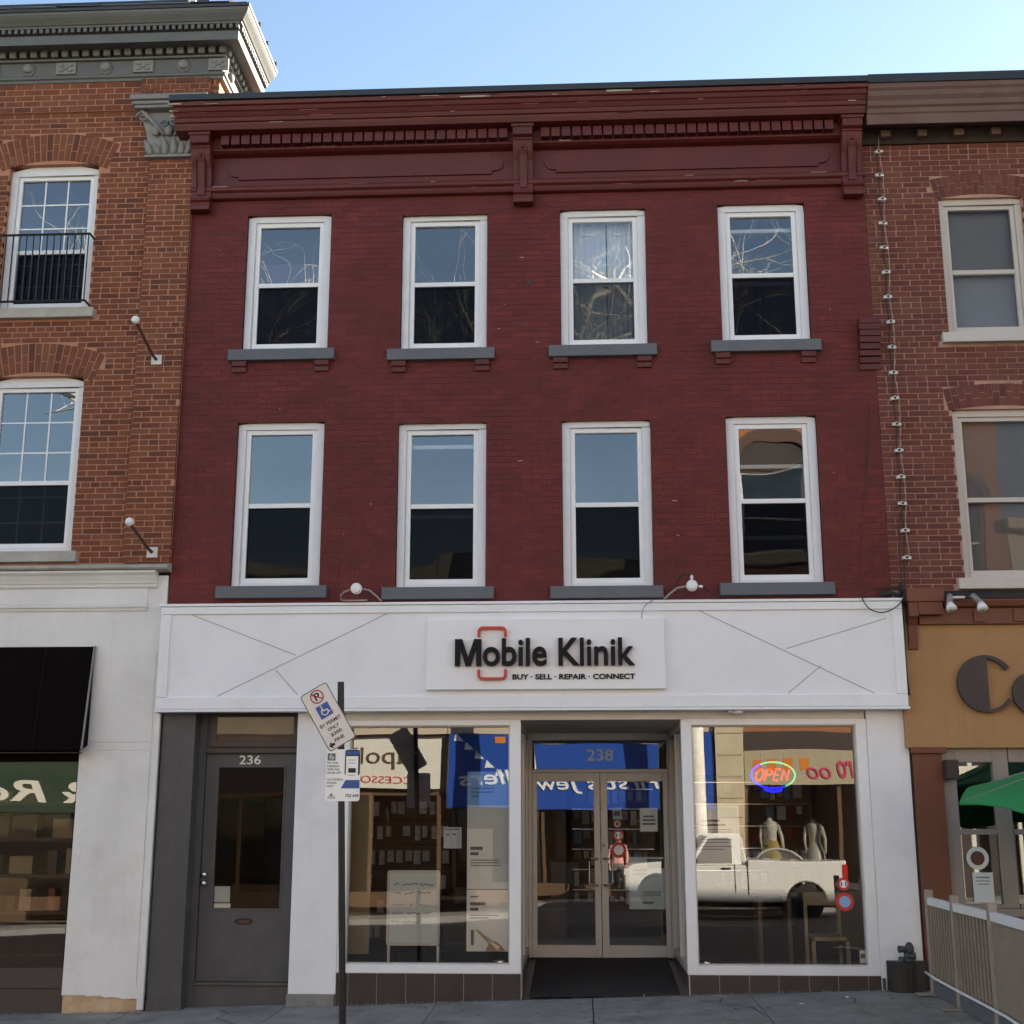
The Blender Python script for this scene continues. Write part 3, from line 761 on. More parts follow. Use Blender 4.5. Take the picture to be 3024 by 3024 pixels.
# --- display windows
def shop_window(xa, xb, za, zb, fx0, fx1, fz0, name='display_window'):
    mb = MB()
    mb.box(fx0, xa, 0.01, 0.09, fz0, 2.733); mb.box(xb, fx1, 0.01, 0.09, fz0, 2.733); mb.box(xa, xb, 0.01, 0.09, fz0, za); mb.box(xa, xb, 0.01, 0.09, zb, 2.733)
    w = mb.build(name, 'white_vinyl', red, bevel=.005)
    MB().ring(rect(xa-.012,xb+.012,za-.012,zb+.012), rect(xa+.012,xb-.012,za+.012,zb-.012), 0.045, 0.12).build('glazing_bead', 'aluminium', w)
    MB().add([(xa,.1,za),(xb,.1,za),(xb,.1,zb),(xa,.1,zb)],[(0,1,2,3)]).build('pane', 'shop_glass', w)
    return w
winL = shop_window(-2.262, -0.694, 0.452, 2.683, -2.335, -0.585, 0.378)
winR = shop_window(1.072, 2.648, 0.455, 2.678, 0.972, 2.75, 0.376)
def tiles(xs):
    base = MB()
    for i in range(len(xs)-1):
        pass
    b = gpier('tile_base', 'grout', xs[0]-.005, xs[-1]+.005, 0.012, 0.30, 0.377)
    for i in range(len(xs)-1):
        xa, xb = xs[i]+.0035, xs[i+1]-.0035
        t = MB().add([(xa,.004,gz(xa,0)-.02),(xb,.004,gz(xb,0)-.02),(xb,.02,gz(xb,0)-.02),(xa,.02,gz(xa,0)-.02),(xa,.004,.374),(xb,.004,.374),(xb,.02,.374),(xa,.02,.374)],
                     [(0,3,2,1),(4,5,6,7),(0,1,5,4),(1,2,6,5),(2,3,7,6),(3,0,4,7)]).build('tile', 'dark_tile', b, bevel=.002)
tiles([-2.335,-2.218,-1.946,-1.671,-1.398,-1.125,-.855,-.587]); tiles([.987,1.261,1.538,1.809,2.088,2.355,2.629,2.75])
# --- recessed entrance, about two metres deep
def ramp(x, y): return gz(x,0) + (0.335-gz(.2,0))*min(1, max(0, y/2.0))
fl = MB().add([(-.59,-.0,gz(-.59,0)-.004),(.975,-.0,gz(.975,0)-.004),(.975,2.1,.333),(-.59,2.1,.333)],[(0,1,2,3)]).build('entrance_floor', 'dark_tile', red)
boxo('recess_ceiling', 'aluminium', red, -.60, .985, .101, 2.1, 2.735, 2.80)
for s, xw in ((1,-.585),(-1,.972)):
    xa, xb = (xw-.06, xw) if s > 0 else (xw, xw+.06)
    boxo('recess_plinth', 'dark_tile', red, xa, xb, .091, 2.0, .05, .375)
    mb = MB()
    for ya, yb in ((.092,.16),(1.0,1.05),(1.93,2.0)): mb.box(xa, xb, ya, yb, .376, 2.733)
    for ya, yb in ((.16,1.0),(1.05,1.93)): mb.box(xa, xb, ya, yb, .376, .45); mb.box(xa, xb, ya, yb, 2.66, 2.733)
    sw = mb.build('side_window', 'aluminium', red, bevel=.004)
    for ya, yb in ((.16,1.0),(1.05,1.93)):
        xm = (xa+xb)/2
        MB().add([(xm,ya,.45),(xm,yb,.45),(xm,yb,2.66),(xm,ya,2.66)],[(0,1,2,3)]).build('pane', 'shop_glass', sw)
DY = 1.97
ent = MB().ring(rect(-.582,.975,.335,2.732), rect(-.548,.968,.336,2.31), DY-.02, DY+.08)
ent = MB()
ent.box(-.585,-.548,DY-.02,DY+.08,.336,2.732); ent.box(.955,.972,DY-.02,DY+.08,.336,2.732)
ent.box(-.548,.955,DY-.02,DY+.08,2.300,2.338); ent.box(-.548,.955,DY-.02,DY+.08,2.655,2.732)
ent = ent.build('entrance_frame', 'aluminium', red, bevel=.004)
boxo('transom_back', 'room_dark', ent, -.548, .955, DY+.3, DY+.31, 2.338, 2.655)
MB().add([(-.548,DY+.02,2.338),(.955,DY+.02,2.338),(.955,DY+.02,2.655),(-.548,DY+.02,2.655)],[(0,1,2,3)]).build('transom_pane', 'shop_glass', ent)
lettering('238', 'globe_white', ent, .065, .36, 2.425, 2.56, DY+.012, .004, 0.02, name='door_number', per_letter=True)
for (xa, xb, ga, gb, hx, hs) in ((-.546,.203,-.495,.135,.165,-1), (.209,.953,.284,.90,.235,1)):
    mb = MB()
    mb.box(xa, ga, DY-.01, DY+.04, .342, 2.298); mb.box(gb, xb, DY-.01, DY+.04, .342, 2.298)
    mb.box(ga, gb, DY-.01, DY+.04, .342, .467); mb.box(ga, gb, DY-.01, DY+.04, 2.203, 2.298)
    lf = mb.build('entrance_door', 'aluminium', red, bevel=.003)
    MB().add([(ga,DY+.015,.467),(gb,DY+.015,.467),(gb,DY+.015,2.203),(ga,DY+.015,2.203)],[(0,1,2,3)]).build('pane', 'shop_glass', lf)
    pts = [(hx,DY-.01,1.375),(hx,DY-.06,1.375),(hx+hs*.02,DY-.075,1.375),(hx+hs*.075,DY-.075,1.37),(hx+hs*.092,DY-.075,1.345),(hx+hs*.092,DY-.075,1.12),(hx+hs*.075,DY-.075,1.098),(hx+hs*.02,DY-.075,1.095),(hx,DY-.06,1.095),(hx,DY-.01,1.095)]
    MB().tube(pts, .0105, 8).build('pull_handle', 'steel_pull', lf, smooth=True)
MB().lathe([(0.014,0),(0.014,.006),(0.006,.01)], (.236,DY-.012,1.513), 'Y', 12).build('lock', 'steel_pull', lf)
# --- shop interior
ib = MB(); ib.box(-2.72, 3.0, 0.31, 6.5, .34, 2.80); ib.f = [ib.f[2+2] if False else f for k, f in enumerate(ib.f) if k not in (2, 0, 1)]
ib.build('shop_wall', 'shop_wall', red)
for xa, xb, ya, yb in ((-2.72,-.65,.13,6.5),(1.035,3.0,.13,6.5),(-.65,1.035,2.06,6.5)):
    boxo('shop_floor', 'shop_floor', red, xa, xb, ya, yb, .30, .345); boxo('shop_ceiling', 'shop_ceiling', red, xa, xb, ya, yb, 2.745, 2.80)
MB().add([(-2.337,.31,.34),(-2.337,.12,.34),(-2.337,.12,2.75),(-2.337,.31,2.75)],[(0,1,2,3)]).build('window_return', 'cream_head', red)
boxo('shop_partition', 'room_brown', red, -2.72, -.2, 4.4, 4.5, .345, 2.745)

# ================================================================== left: orange-brown brick building
left = thing('brick_building', 'orange-brown brick building with arched white windows and heavy grey cornice, cut by left edge', 'building', (-6.5, 0, 0))
LB = [(0.172,0.058,0.027),(0.16,0.052,0.025),(0.185,0.065,0.03),(0.148,0.048,0.024),(0.168,0.06,0.031),(0.135,0.045,0.024),(0.11,0.038,0.023),(0.19,0.07,0.034),(0.176,0.056,0.026),(0.165,0.055,0.026),(0.175,0.06,0.028)]
lw = [(-6.223,-5.221,7.128,8.80),(-6.235,-5.203,4.471,6.337)]
lw2 = [(-8.20,-7.20,7.128,8.80),(-8.20,-7.20,4.471,6.337)]
LX0, LXP, LX1 = -9.5, -4.64, -4.152
lh = [(a,b,c-.12 if False else c,d+.10) for a,b,c,d in lw + lw2]
wall_with_holes('wall', 'left_mortar', left, LX0, LX1-.004, 4.30, 9.30, 0.0, 0.4, [(a,b,c,d+.03) for a,b,c,d in lw+lw2])
wall_with_holes('wall', 'left_mortar', left, LX0, -3.93, 9.30, 10.2, 0.0, 0.4, [])
arch_h = [h for a,b,c,d in lw+lw2 for h in arch_holes((a+b)/2, (b-a)/2+.06, d-.035, .105, .33)]
sills = [(a-.10,b+.10,c-.145,c) for a,b,c,d in lw+lw2]
brickfield(left, 'left_brick', LB, LX0, LXP, 4.335, 9.45, 0.0, [(a,b,c,d) for a,b,c,d in lw+lw2] + arch_h + sills, proud=.0005, jit=.003, joint=.0095, seed=21, nobj=225, xview=(-6.7,-4))
boxo('pilaster_core', 'left_mortar', left, LXP, LX1, -.052, .01, 4.335, 8.86)
brickfield(left, 'left_brick', LB, LXP, LX1, 4.335, 8.84, -0.052, [], proud=.0005, jit=.003, joint=.0095, seed=22, nobj=60)
boxo('wall_band', 'left_mortar', left, LX0, -3.93, -.032, .0, 9.45, 9.80)
brickfield(left, 'left_brick', LB, LX0, -3.93, 9.45, 9.80, -0.032, [], proud=.0005, jit=.003, joint=.0095, seed=23, nobj=15, hdr=0, xview=(-6.7,-4))
boxo('pilaster_block', 'left_mortar', left, -4.78, -4.02, -.085, -.02, 9.50, 9.80)
brickfield(left, 'left_brick', LB[3:7], -4.78, -4.02, 9.51, 9.80, -0.085, [], proud=.004, jit=.012, joint=.012, blen=0.11, seed=24, nobj=0, hdr=0)
for (a,b,c,d) in lw+lw2:
    voussoirs(left, 'left_brick', LB, (a+b)/2, (b-a)/2+.06, d-.035, .105, .33, -0.002, n=19)
for k, (a,b,c,d) in enumerate(lw+lw2):
    w = sash_window(left, a, b, c, d-.02, .075, .07, grid=True, cw=.075, sw=.045, mid=0.42 if k in (0,2) else 0.40, screen=True, behind=None)
    MB().prof([(-.08,c-.125),(.1,c-.125),(.1,c-.012),(-.07,c-.012)], a-.1, b+.08).build('sill', 'limestone', w, bevel=.008)
    if k == 0:
        # low iron window rail
        mb = MB()
        for zz in (7.925, 7.16): mb.tube([(a-.07,-.14,zz),(b+.015,-.14,zz)], .013, 6); mb.tube([(b+.01,-.14,zz),(b+.01,.07,zz)], .012, 6); mb.tube([(a-.06,-.14,zz),(a-.06,.07,zz)], .012, 6)
        rl = mb.build('rail', 'black_iron', w)
        for i in range(15):
            xx = a-.05 + (b-a+.05)*i/14
            MB().tube([(xx,-.14,7.16),(xx,-.14,7.925)], .0075, 6).build('rail_bar', 'black_iron', w)
for za, zb in ((4.4,6.8),(6.9,9.2)):
    mb = MB(); mb.box(LX0+.1, LX1-.1, .41, 4, za, zb); mb.f = [f for k, f in enumerate(mb.f) if k != 2]; mb.build('room', 'room_dark', left)
boxo('roof_deck', 'dark_roof', left, LX0, -3.95, .3, 12, 10.05, 10.2); boxo('side_wall', 'left_mortar', left, -4.15, -3.93, .4, 12, 9.05, 10.05); boxo('rear_wall', 'left_mortar', left, LX0, -3.95, 12, 12.3, -1, 10.2)
# --- cornice with a mitred return on the right
def cornice_run(name, mat, prof, xc, xl, yb, parent, bevel=.003):
    n = len(prof); V = []; F = []
    for p, z in prof: V.append((xl, -p, z))
    for p, z in prof: V.append((xc+p, -p, z))
    for p, z in prof: V.append((xc+p, yb, z))
    for s in (0, n):
        F += [(s+i, s+(i+1)%n, s+n+(i+1)%n, s+n+i) for i in range(n)]
    F += [tuple(range(n)), tuple(range(3*n-1, 2*n-1, -1))]
    return MB().add(V, F).build(name, mat, parent, bevel=bevel)
XC = -3.93; YB = 0.98
cornice_run('architrave', 'grey_cornice', [(-.01,9.80),(.05,9.80),(.055,9.83),(.075,9.84),(.08,9.862),(.055,9.885),(-.01,9.885)], XC, LX0, YB, left)
cornice_run('cornice_frieze', 'grey_cornice', [(-.02,9.88),(.035,9.88),(.035,10.075),(-.02,10.075)], XC, LX0, YB, left, 0)
cornice_run('cornice_bead', 'grey_cornice', [(-.02,10.062),(.07,10.062),(.075,10.085),(-.02,10.09)], XC, LX0, YB, left)
cornice_run('cornice_bed', 'dark_brown', [(-.02,10.088),(.06,10.088),(.06,10.19),(-.02,10.19)], XC, LX0, YB, left, 0)  # near-black bed colour, darker than the modillions in front
cornice_run('corona', 'grey_cornice', [(-.02,10.185),(.235,10.165),(.24,10.15),(.255,10.15),(.258,10.258),(-.02,10.27)], XC, LX0, YB, left)
cornice_run('dentil_bed', 'dark_brown', [(-.02,10.262),(.245,10.262),(.245,10.335),(-.02,10.335)], XC, LX0, YB, left, 0)
cornice_run('crown_moulding', 'grey_cornice', [(-.02,10.33),(.295,10.325),(.30,10.345),(.315,10.35),(.33,10.37),(.365,10.41),(.385,10.44),(.39,10.465),(-.02,10.47)], XC, LX0, YB, left)
cornice_run('gutter_edge', 'dark_roof', [(-.02,10.472),(.40,10.468),(.405,10.50),(.36,10.53),(-.02,10.53)], XC, LX0, YB, left)
dmesh = MB().box(-.019,.019,-.045,0,0,.05).mesh('dentil'); dmesh.materials.append(MATS['grey_cornice'])
mmesh = MB().prof([(0,0),(-.05,0),(-.062,.03),(-.062,.06),(-.045,.085),(0,.09)], -.036, .036).mesh('modillion'); mmesh.materials.append(MATS['grey_cornice'])
pl = parent_inv(left)
def place(me, name, loc, rz=0):
    o = bpy.data.objects.new(name, me); COL.objects.link(o); o.parent = left; o.matrix_parent_inverse = pl; o.location = loc; o.rotation_euler = (0,0,rz); return o
x = XC + .245
while x > -6.75: place(dmesh, 'dentil', (x, -.244, 10.275)); x -= .071
y = -.20
while y < YB-.02: place(dmesh, 'dentil', (XC+.244, y, 10.275), R(90)); y += .071
x = XC + .045
while x > -6.8: place(mmesh, 'modillion', (x, -.059, 10.091)); x -= .119
y = -.03
while y < YB-.04: place(mmesh, 'modillion', (XC+.059, y, 10.091), R(90)); y += .119
for i in range(4):
    x = -4.34 - i*.88
    MB().ball((x,-.05,9.985), .062, 1, .7, .95, 16).build('frieze_ball', 'capital_grey', left, smooth=True)
    MB().lathe([(.085,0),(.08,.012),(.06,.018)], (x,-.034,9.975), 'Y', 14).build('frieze_rosette', 'grey_cornice', left)
for i in range(4):
    x = -3.90 - i*.88 - (.03 if i == 0 else 0)
    b = boxo('frieze_plaque', 'capital_grey', left, x-.125, x+.105, -.058, -.03, 9.905, 10.05, bevel=.006)
    for dx, dz in ((-.06,.03),(.04,.03),(-.06,-.03),(.04,-.03),(-.01,0)): MB().ball((x+dx,-.06,9.977+dz), .03, 1.1,.5,.7, 8).build('plaque_leaf', 'capital_grey', b, smooth=True)
for yy in (.25,.7): MB().ball((XC+.05,yy,9.985), .06, .7,1,.95, 12).build('frieze_ball', 'capital_grey', left, smooth=True)
# roof slope with snow guards
MB().add([(LX0,-.37,10.535),(XC+.36,-.37,10.535),(XC+.36,YB,10.535),(XC-.65,YB,11.15),(XC-.65,.65,11.15),(LX0,.65,11.15)],[(0,1,4,5),(1,2,3,4)]).build('roof_slope', 'dark_roof', left)
for i in range(8):
    x = -3.98 - i*.5
    MB().add([(x-.22,-.375,10.55),(x+.21,-.36,10.55),(x+.26,-.30,10.60),(x-.17,-.31,10.60),(x-.22,-.355,10.535),(x+.21,-.34,10.535),(x+.26,-.28,10.58),(x-.17,-.29,10.58)],
             [(0,1,2,3),(4,5,6,7),(0,1,5,4),(1,2,6,5),(2,3,7,6),(3,0,4,7)]).build('roof_slab', 'grey_cornice' if i%3 else 'dark_roof', left)
boxo('ridge_vent', 'dark_roof', left, -9.4, -4.05, -.15, .3, 10.66, 10.75, bevel=.02)
MB().ball((-4.20,-.30,10.61), .05, 1,.7,.7, 10).build('roof_stone', 'globe_white', left, smooth=True)
for yy in (.05,.42,.85): MB().ball((XC+.40,yy,10.53), .028, 1,1,.8, 8).build('snow_stop', 'dark_roof', left)
# --- pilaster capital
cap = thing('pilaster_capital', 'grey carved leaf capital with volutes on the brick pilaster', 'capital', (-4.42,-.05,8.83))
cx = -4.42
for i, (hw, z0, z1, p) in enumerate(((.43,9.46,9.525,.24),(.405,9.415,9.458,.215),(.385,9.375,9.413,.20))): boxo('abacus', 'capital_grey', cap, cx-hw, cx+hw, -p, -.03, z0, z1, bevel=.012)
bell = [(-.23,8.855),(.23,8.855),(.245,9.0),(.27,9.15),(.33,9.30),(.36,9.375),(-.36,9.375),(-.33,9.30),(-.27,9.15),(-.245,9.0)]
MB().prism([(cx+a,b) for a,b in bell], -.10, -.03).build('bell', 'capital_grey', cap, bevel=.01)
boxo('necking', 'capital_grey', cap, cx-.265, cx+.265, -.12, -.03, 8.825, 8.856, bevel=.008)
for s in (-1,1):
    for (dx, dz, r) in ((.30,9.30,.07),(.05,9.22,.045)):
        pts = []
        for t in range(26):
            a = t*.38; rr = r*(1-t/30)
            pts.append((cx+s*(dx+rr*math.cos(a)), -.14, dz+rr*math.sin(a)))
        MB().tube(pts, [.016*(1-t/40) for t in range(26)], 6).build('volute', 'capital_grey', cap, smooth=True)
    MB().tube([(cx+s*.06,-.12,9.08),(cx+s*.13,-.13,9.18),(cx+s*.22,-.15,9.27),(cx+s*.31,-.16,9.36)], [.02,.022,.024,.018], 6).build('stalk', 'capital_grey', cap, smooth=True)
rc = random.Random(9)
for i, dx in enumerate((-.2,-.12,-.04,.05,.13,.2)):
    h = (.17,.13,.2,.2,.13,.17)[i]
    V = []; F = []
    for t in range(6):
        q = t/5; wdt = .045*math.sin(math.pi*(.25+.68*q)); yy = -.105-.05*q**2; z = 8.856 + h*q - .02*q**4
        V += [(cx+dx*(1+.25*q)-wdt, yy, z), (cx+dx*(1+.25*q), yy-.022, z), (cx+dx*(1+.25*q)+wdt, yy, z)]
    for t in range(5): F += [(3*t,3*t+1,3*t+4,3*t+3),(3*t+1,3*t+2,3*t+5,3*t+4)]
    o = MB().add(V,F).build('leaf', 'capital_grey', cap, smooth=True); md = o.modifiers.new('t','SOLIDIFY'); md.thickness = .014
for dx in (-.15,.0,.16):
    o = MB().ball((cx+dx,-.13,9.13), .06, .8,.6,1.1, 8).build('leaf_curl', 'capital_grey', cap, smooth=True)
# --- white shopfront of the left building
boxo('shop_fascia', 'old_white', left, LX0, -4.165, -.02, .30, 3.40, 4.20)
MB().prof([(-.021,4.235),(-.14,4.245),(-.16,4.262),(-.16,4.285),(-.02,4.325),(.02,4.325),(.02,4.235)], LX0, -4.14).build('flashing', 'limestone', left, bevel=.003)
MB().prof([(-.021,4.07),(-.035,4.07),(-.05,4.085),(-.055,4.11),(-.065,4.115),(-.075,4.14),(-.105,4.19),(-.135,4.215),(-.14,4.235),(-.021,4.235)], LX0, -4.265).build('crown', 'old_white', left, bevel=.003)
MB().prof([(-.021,3.84),(-.035,3.84),(-.04,3.865),(-.055,3.87),(-.06,3.895),(-.035,3.91),(-.021,3.91)], LX0, -4.355).build('fillet', 'old_white', left, bevel=.003)
boxo('fascia_board', 'old_white', left, LX0, -4.36, -.034, -.02, 3.912, 4.068)
def lpier(name, mat, xa, xb, ya, yb, z0a, z0b, zt, parent=left, bevel=.004):
    return MB().add([(xa,ya,z0a),(xb,ya,z0b),(xb,yb,z0b),(xa,yb,z0a),(xa,ya,zt),(xb,ya,zt),(xb,yb,zt),(xa,yb,zt)],[(0,3,2,1),(4,5,6,7),(0,1,5,4),(1,2,6,5),(2,3,7,6),(3,0,4,7)]).build(name, mat, parent, bevel=bevel)
lpier('pier', 'old_white', -4.95, -4.165, -.02, .30, .16, .15, 3.398)
boxo('pier_panel', 'old_white', left, -4.86, -4.235, -.026, -.019, 2.53, 3.425, bevel=.003); boxo('pier_panel', 'old_white', left, -4.86, -4.235, -.026, -.019, .25, 2.44, bevel=.003)
boxo('pier_strip', 'old_white', left, -4.86, -4.235, -.024, -.019, 2.452, 2.518, bevel=.002)
boxo('pier_edge', 'old_white', left, -4.215, -4.155, -.04, .0, .04, 2.81, bevel=.003)
# torn lower edge of the plaster and bare stone below
pts = [(-4.945,.183)]
for i in range(14): pts.append((-4.945+.057*i+.02, .178 - .0035*i + rc.uniform(-.012,.012)))
pts += [(-4.17,.15),(-4.17,.25),(-4.945,.25)]
MB().prism(pts, -.03, .0).build('plaster_edge', 'old_white', left)
lpier('pier_stone', 'bare_stone', -4.94, -4.172, -.012, .30, gz(-4.94,0)-.03, gz(-4.17,0)-.03, .20)
# dark awning and shop window
aw = thing('awning', 'black fabric awning over the left shop window, cut by left edge', 'awning', (-6.9,-.2,2.45))
MB().prof([(-.025,3.475),(-.06,3.475),(-.20,2.445),(-.185,2.445),(-.05,3.43),(-.025,3.43)], LX0, -4.87).build('canopy', 'awning_black', aw)
MB().add([(-4.868,-.025,3.478),(-4.868,-.065,3.478),(-4.868,-.20,2.445),(-4.868,-.185,2.445),(-4.868,-.03,2.50),(-4.88,-.025,3.478),(-4.88,-.065,3.478),(-4.88,-.20,2.445),(-4.88,-.185,2.445),(-4.88,-.03,2.50)],
         [(0,1,2,3,4),(9,8,7,6,5),(0,1,6,5),(1,2,7,6),(2,3,8,7),(3,4,9,8)]).build('canopy_end', 'awning_black', aw)
for xs_ in (-5.35,-5.85,-6.35):
    MB().add([(xs_-.008,-.062,3.47),(xs_+.008,-.062,3.47),(xs_+.008,-.203,2.447),(xs_-.008,-.203,2.447),(xs_,-.072,3.47),(xs_,-.213,2.447)],[(0,4,5,3),(4,1,2,5)]).build('fabric_seam', 'awning_seam', aw)
MB().tube([(-4.864,-.02,3.475),(-4.858,-.062,3.475),(-4.862,-.20,2.45)], .011, 6).build('awning_frame', 'capital_grey', aw)
boxo('awning_underside', 'awning_under', aw, LX0, -4.92, -.18, .05, 2.42, 2.428)
boxo('shop_lintel', 'awning_black', left, LX0, -4.95, .02, .30, 2.345, 3.398)
boxo('shop_sill', 'brown_paint_dark', left, LX0, -4.952, -.005, .12, .22, .40, bevel=.004)
lpier('stall_riser', 'brown_paint_dark', LX0, -4.952, .01, .15, gz(LX0,0)-.05, gz(-4.95,0)-.05, .219)
sw = MB().box(-4.975,-4.951,.03,.10,.40,2.345).build('display_window', 'awning_black', left)
MB().add([(LX0,.06,.40),(-4.975,.06,.40),(-4.975,.06,2.345),(LX0,.06,2.345)],[(0,1,2,3)]).build('pane', 'shop_glass', sw)
mb = MB(); mb.box(LX0, -4.5, .16, 4.0, .0, 2.6); mb.f = [f for k, f in enumerate(mb.f) if k != 2]; mb.build('shop_room', 'room_brown', left)
shl = thing('shelf_unit', 'brown wall shelves with small boxes behind the left shop window', 'shelves', (-6.6,2.4,.2))
for zz in (.75,1.15,1.55,1.95):
    boxo('shelf', 'wood_dark', shl, -8.6, -5.45, 2.2, 2.55, zz, zz+.04)
    x = -8.5
    while x < -5.6:
        wd = rc.uniform(.08,.3); hh = rc.uniform(.1,.28)
        boxo('carton', rc.choice(('wood_light','package_red','wood_dark','rust_brown')), shl, x, x+wd, 2.25, 2.45, zz+.041, zz+.041+hh); x += wd+rc.uniform(.03,.2)
# two shaft lamps: rod with a white globe standing out from the brick pilaster
for z0, xb, xt, zb, zt, lab in ((0,-4.415,-4.46,6.50,6.72,'white globe lamp on a long rusty rod high on the brick pilaster'),(0,-4.33,-4.38,4.43,4.62,'white globe lamp on a rusty rod just above the white shop cornice')):
    g = thing('rod_lamp', lab, 'lamp', (xb,-.06,zb), 'globe lamps on the brick pilaster')
    boxo('base_plate', 'porcelain', g, xb-.055, xb+.055, -.08, -.055, zb-.055, zb+.055, bevel=.004)
    yo = -.62
    MB().tube([(xb,-.08,zb),(xb-.02,-.16,zb+.03),(xt,yo,zt-.02)], .016, 8).build('rod', 'rust_brown', g)
    MB().ball((xt,yo-.03,zt), .043, n=14).build('globe', 'globe_white', g, smooth=True)
    MB().lathe([(.03,0),(.03,.03)], (xt,yo+.0,zt), 'Y', 12).build('collar', 'porcelain', g)

# ================================================================== right: brown-red brick building with ochre shopfront
right = thing('brick_building', 'brown-red brick building with pale mortar and ochre shop fascia, cut by right edge', 'building', (5.5,0,.3))
RB = [(0.135,0.04,0.028),(0.145,0.046,0.031),(0.125,0.036,0.025),(0.15,0.05,0.033),(0.112,0.034,0.026),(0.135,0.039,0.03),(0.145,0.052,0.036)]
RX0, RX1 = 3.072, 9.0
rw = [(3.835,4.70,6.65,8.165),(3.80,4.78,4.089,5.83)]; rw2 = [(6.2,7.07,6.65,8.165),(6.2,7.2,4.089,5.83)]
wall_with_holes('wall', 'right_mortar', right, RX0+.003, RX1, 3.6, 9.0, 0.004, .4, [(a,b,c,d+.01) for a,b,c,d in rw+rw2])
brickfield(right, 'right_brick', RB, RX0, RX1, 3.98, 8.80, 0.0, [(a,b,c,d) for a,b,c,d in rw+rw2] + [h for a,b,c,d in rw+rw2 for h in arch_holes((a+b)/2, (b-a)/2, d, .045, .24)] + [(a-.09,b+.09,c-.11,c) for a,b,c,d in rw+rw2], proud=.001, jit=.003, joint=.0095, seed=31, nobj=240, xview=(0,4.7))
for (a,b,c,d) in rw+rw2:
    voussoirs(right, 'right_brick', RB, (a+b)/2, (b-a)/2, d, .045, .24, .0, n=16, gap=.0032)
for k, (a,b,c,d) in enumerate(rw+rw2):
    w = sash_window(right, a, b, c, d, .03, .05, casing='tan_window', sashm='tan_window', screen=False, glassm='dull_glass', cw=.065, sw=.045, behind='masking_blind', mid=.47)  # pale blinds added behind the panes to mask the orange street reflection
    MB().prof([(-.07,c-.105),(.1,c-.105),(.1,c),(-.06,c+.004)], a-.08, b+.08).build('sill', 'tan_window', w, bevel=.006)
for za, zb in ((4.0,6.2),(6.3,8.7)):
    mb = MB(); mb.box(RX0+.1, RX1-.1, .41, 4, za, zb); mb.f = [f for k, f in enumerate(mb.f) if k != 2]; mb.build('room', 'room_brown' if za < 5 else 'room_dark', right)
boxo('roof', 'dark_roof', right, RX0+.02, RX1, .3, 14, 9.0, 9.15); boxo('rear_wall', 'right_mortar', right, RX0+.02, RX1, 14, 14.3, -.5, 9.15)
boxo('frieze', 'dark_brown', right, RX0, RX1, -.035, .003, 8.80, 9.0)
for i in range(14): boxo('frieze_block', 'right_cornice_paint', right, 3.26+i*.385, 3.36+i*.385, -.115, -.034, 8.845, 8.92, bevel=.006)
MB().prof([(-.02,8.985),(-.30,8.885),(-.31,8.99),(-.325,9.005),(-.335,9.05),(-.36,9.07),(-.37,9.12),(-.40,9.16),(-.41,9.21),(-.43,9.235),(-.435,9.285),(-.02,9.285)], 3.082, RX1).build('cornice', 'right_cornice_paint', right, bevel=.004)
MB().prof([(-.45,9.287),(-.455,9.375),(-.44,9.39),(.5,9.36),(.5,9.287)], 3.084, RX1).build('coping', 'dark_coping', right, bevel=.004)
# ochre fascia and its brown trim
boxo('fascia', 'ochre', right, 3.105, RX1, -.05, .3, 2.452, 3.64)
boxo('fascia_cornice', 'brown_red_paint', right, 3.30, RX1, -.10, .1, 3.632, 3.79, bevel=.004)
MB().prof([(-.10,3.785),(-.15,3.80),(-.17,3.85),(-.17,3.865),(.05,3.875),(.05,3.785)], 3.54, RX1).build('fascia_moulding', 'brown_red_paint', right, bevel=.004)
MB().prof([(-.04,3.87),(-.16,3.872),(-.02,3.975),(-.02,3.87)], 3.54, RX1).build('flashing', 'dark_brown', right)
for i in range(8): boxo('cornice_block', 'brown_red_paint', right, 3.82+i*.38, 3.93+i*.38, -.118, -.098, 3.65, 3.77, bevel=.004)
bk = MB().box(3.175,3.53,-.20,-.0,3.84,3.975).build('bracket', 'brown_red_paint', right, bevel=.006)
MB().prof([(-.05,3.39),(-.075,3.39),(-.085,3.5),(-.10,3.62),(-.14,3.68),(-.18,3.70),(-.18,3.84),(-.0,3.84),(-.05,3.6)], 3.19, 3.28).build('bracket_stem', 'brown_red_paint', bk, bevel=.005)
boxo('bracket_side', 'brown_red_paint', bk, 3.281, 3.515, -.185, -.01, 3.715, 3.839, bevel=.005)
lpier('pier', 'brown_red_paint', 3.162, 3.44, -.03, .3, gz(3.16,0)-.03, gz(3.44,0)-.03, 2.40, right)
boxo('pier_cap', 'brown_red_paint', right, 3.148, 3.478, -.07, .0, 2.40, 2.458, bevel=.004)
lpier('pier_reveal', 'dark_brown', 3.144, 3.161, .0, .3, .2, .2, 2.45, right, 0)
fr = MB()
for xa, xb in ((3.445,3.575),(3.925,4.068),(4.425,4.57),(4.93,5.07),(5.43,5.57)): fr.box(xa, xb, .02, .10, .98, 2.45)
for i in range(4):
    xa = 3.575 + i*.501; xb = xa + .35
    for za, zb in ((.98,1.015),(1.645,1.695),(2.318,2.45)): fr.box(xa, min(xb,5.43), .02, .10, za, zb)
fr = fr.build('shop_window', 'taupe_paint', right, bevel=.005)
for i in range(4):
    xa = 3.575 + i*.501; xb = xa + .35
    for za, zb in ((1.015,1.645),(1.695,2.318)): MB().add([(xa,.06,za),(xb,.06,za),(xb,.06,zb),(xa,.06,zb)],[(0,1,2,3)]).build('pane', 'shop_glass', fr)
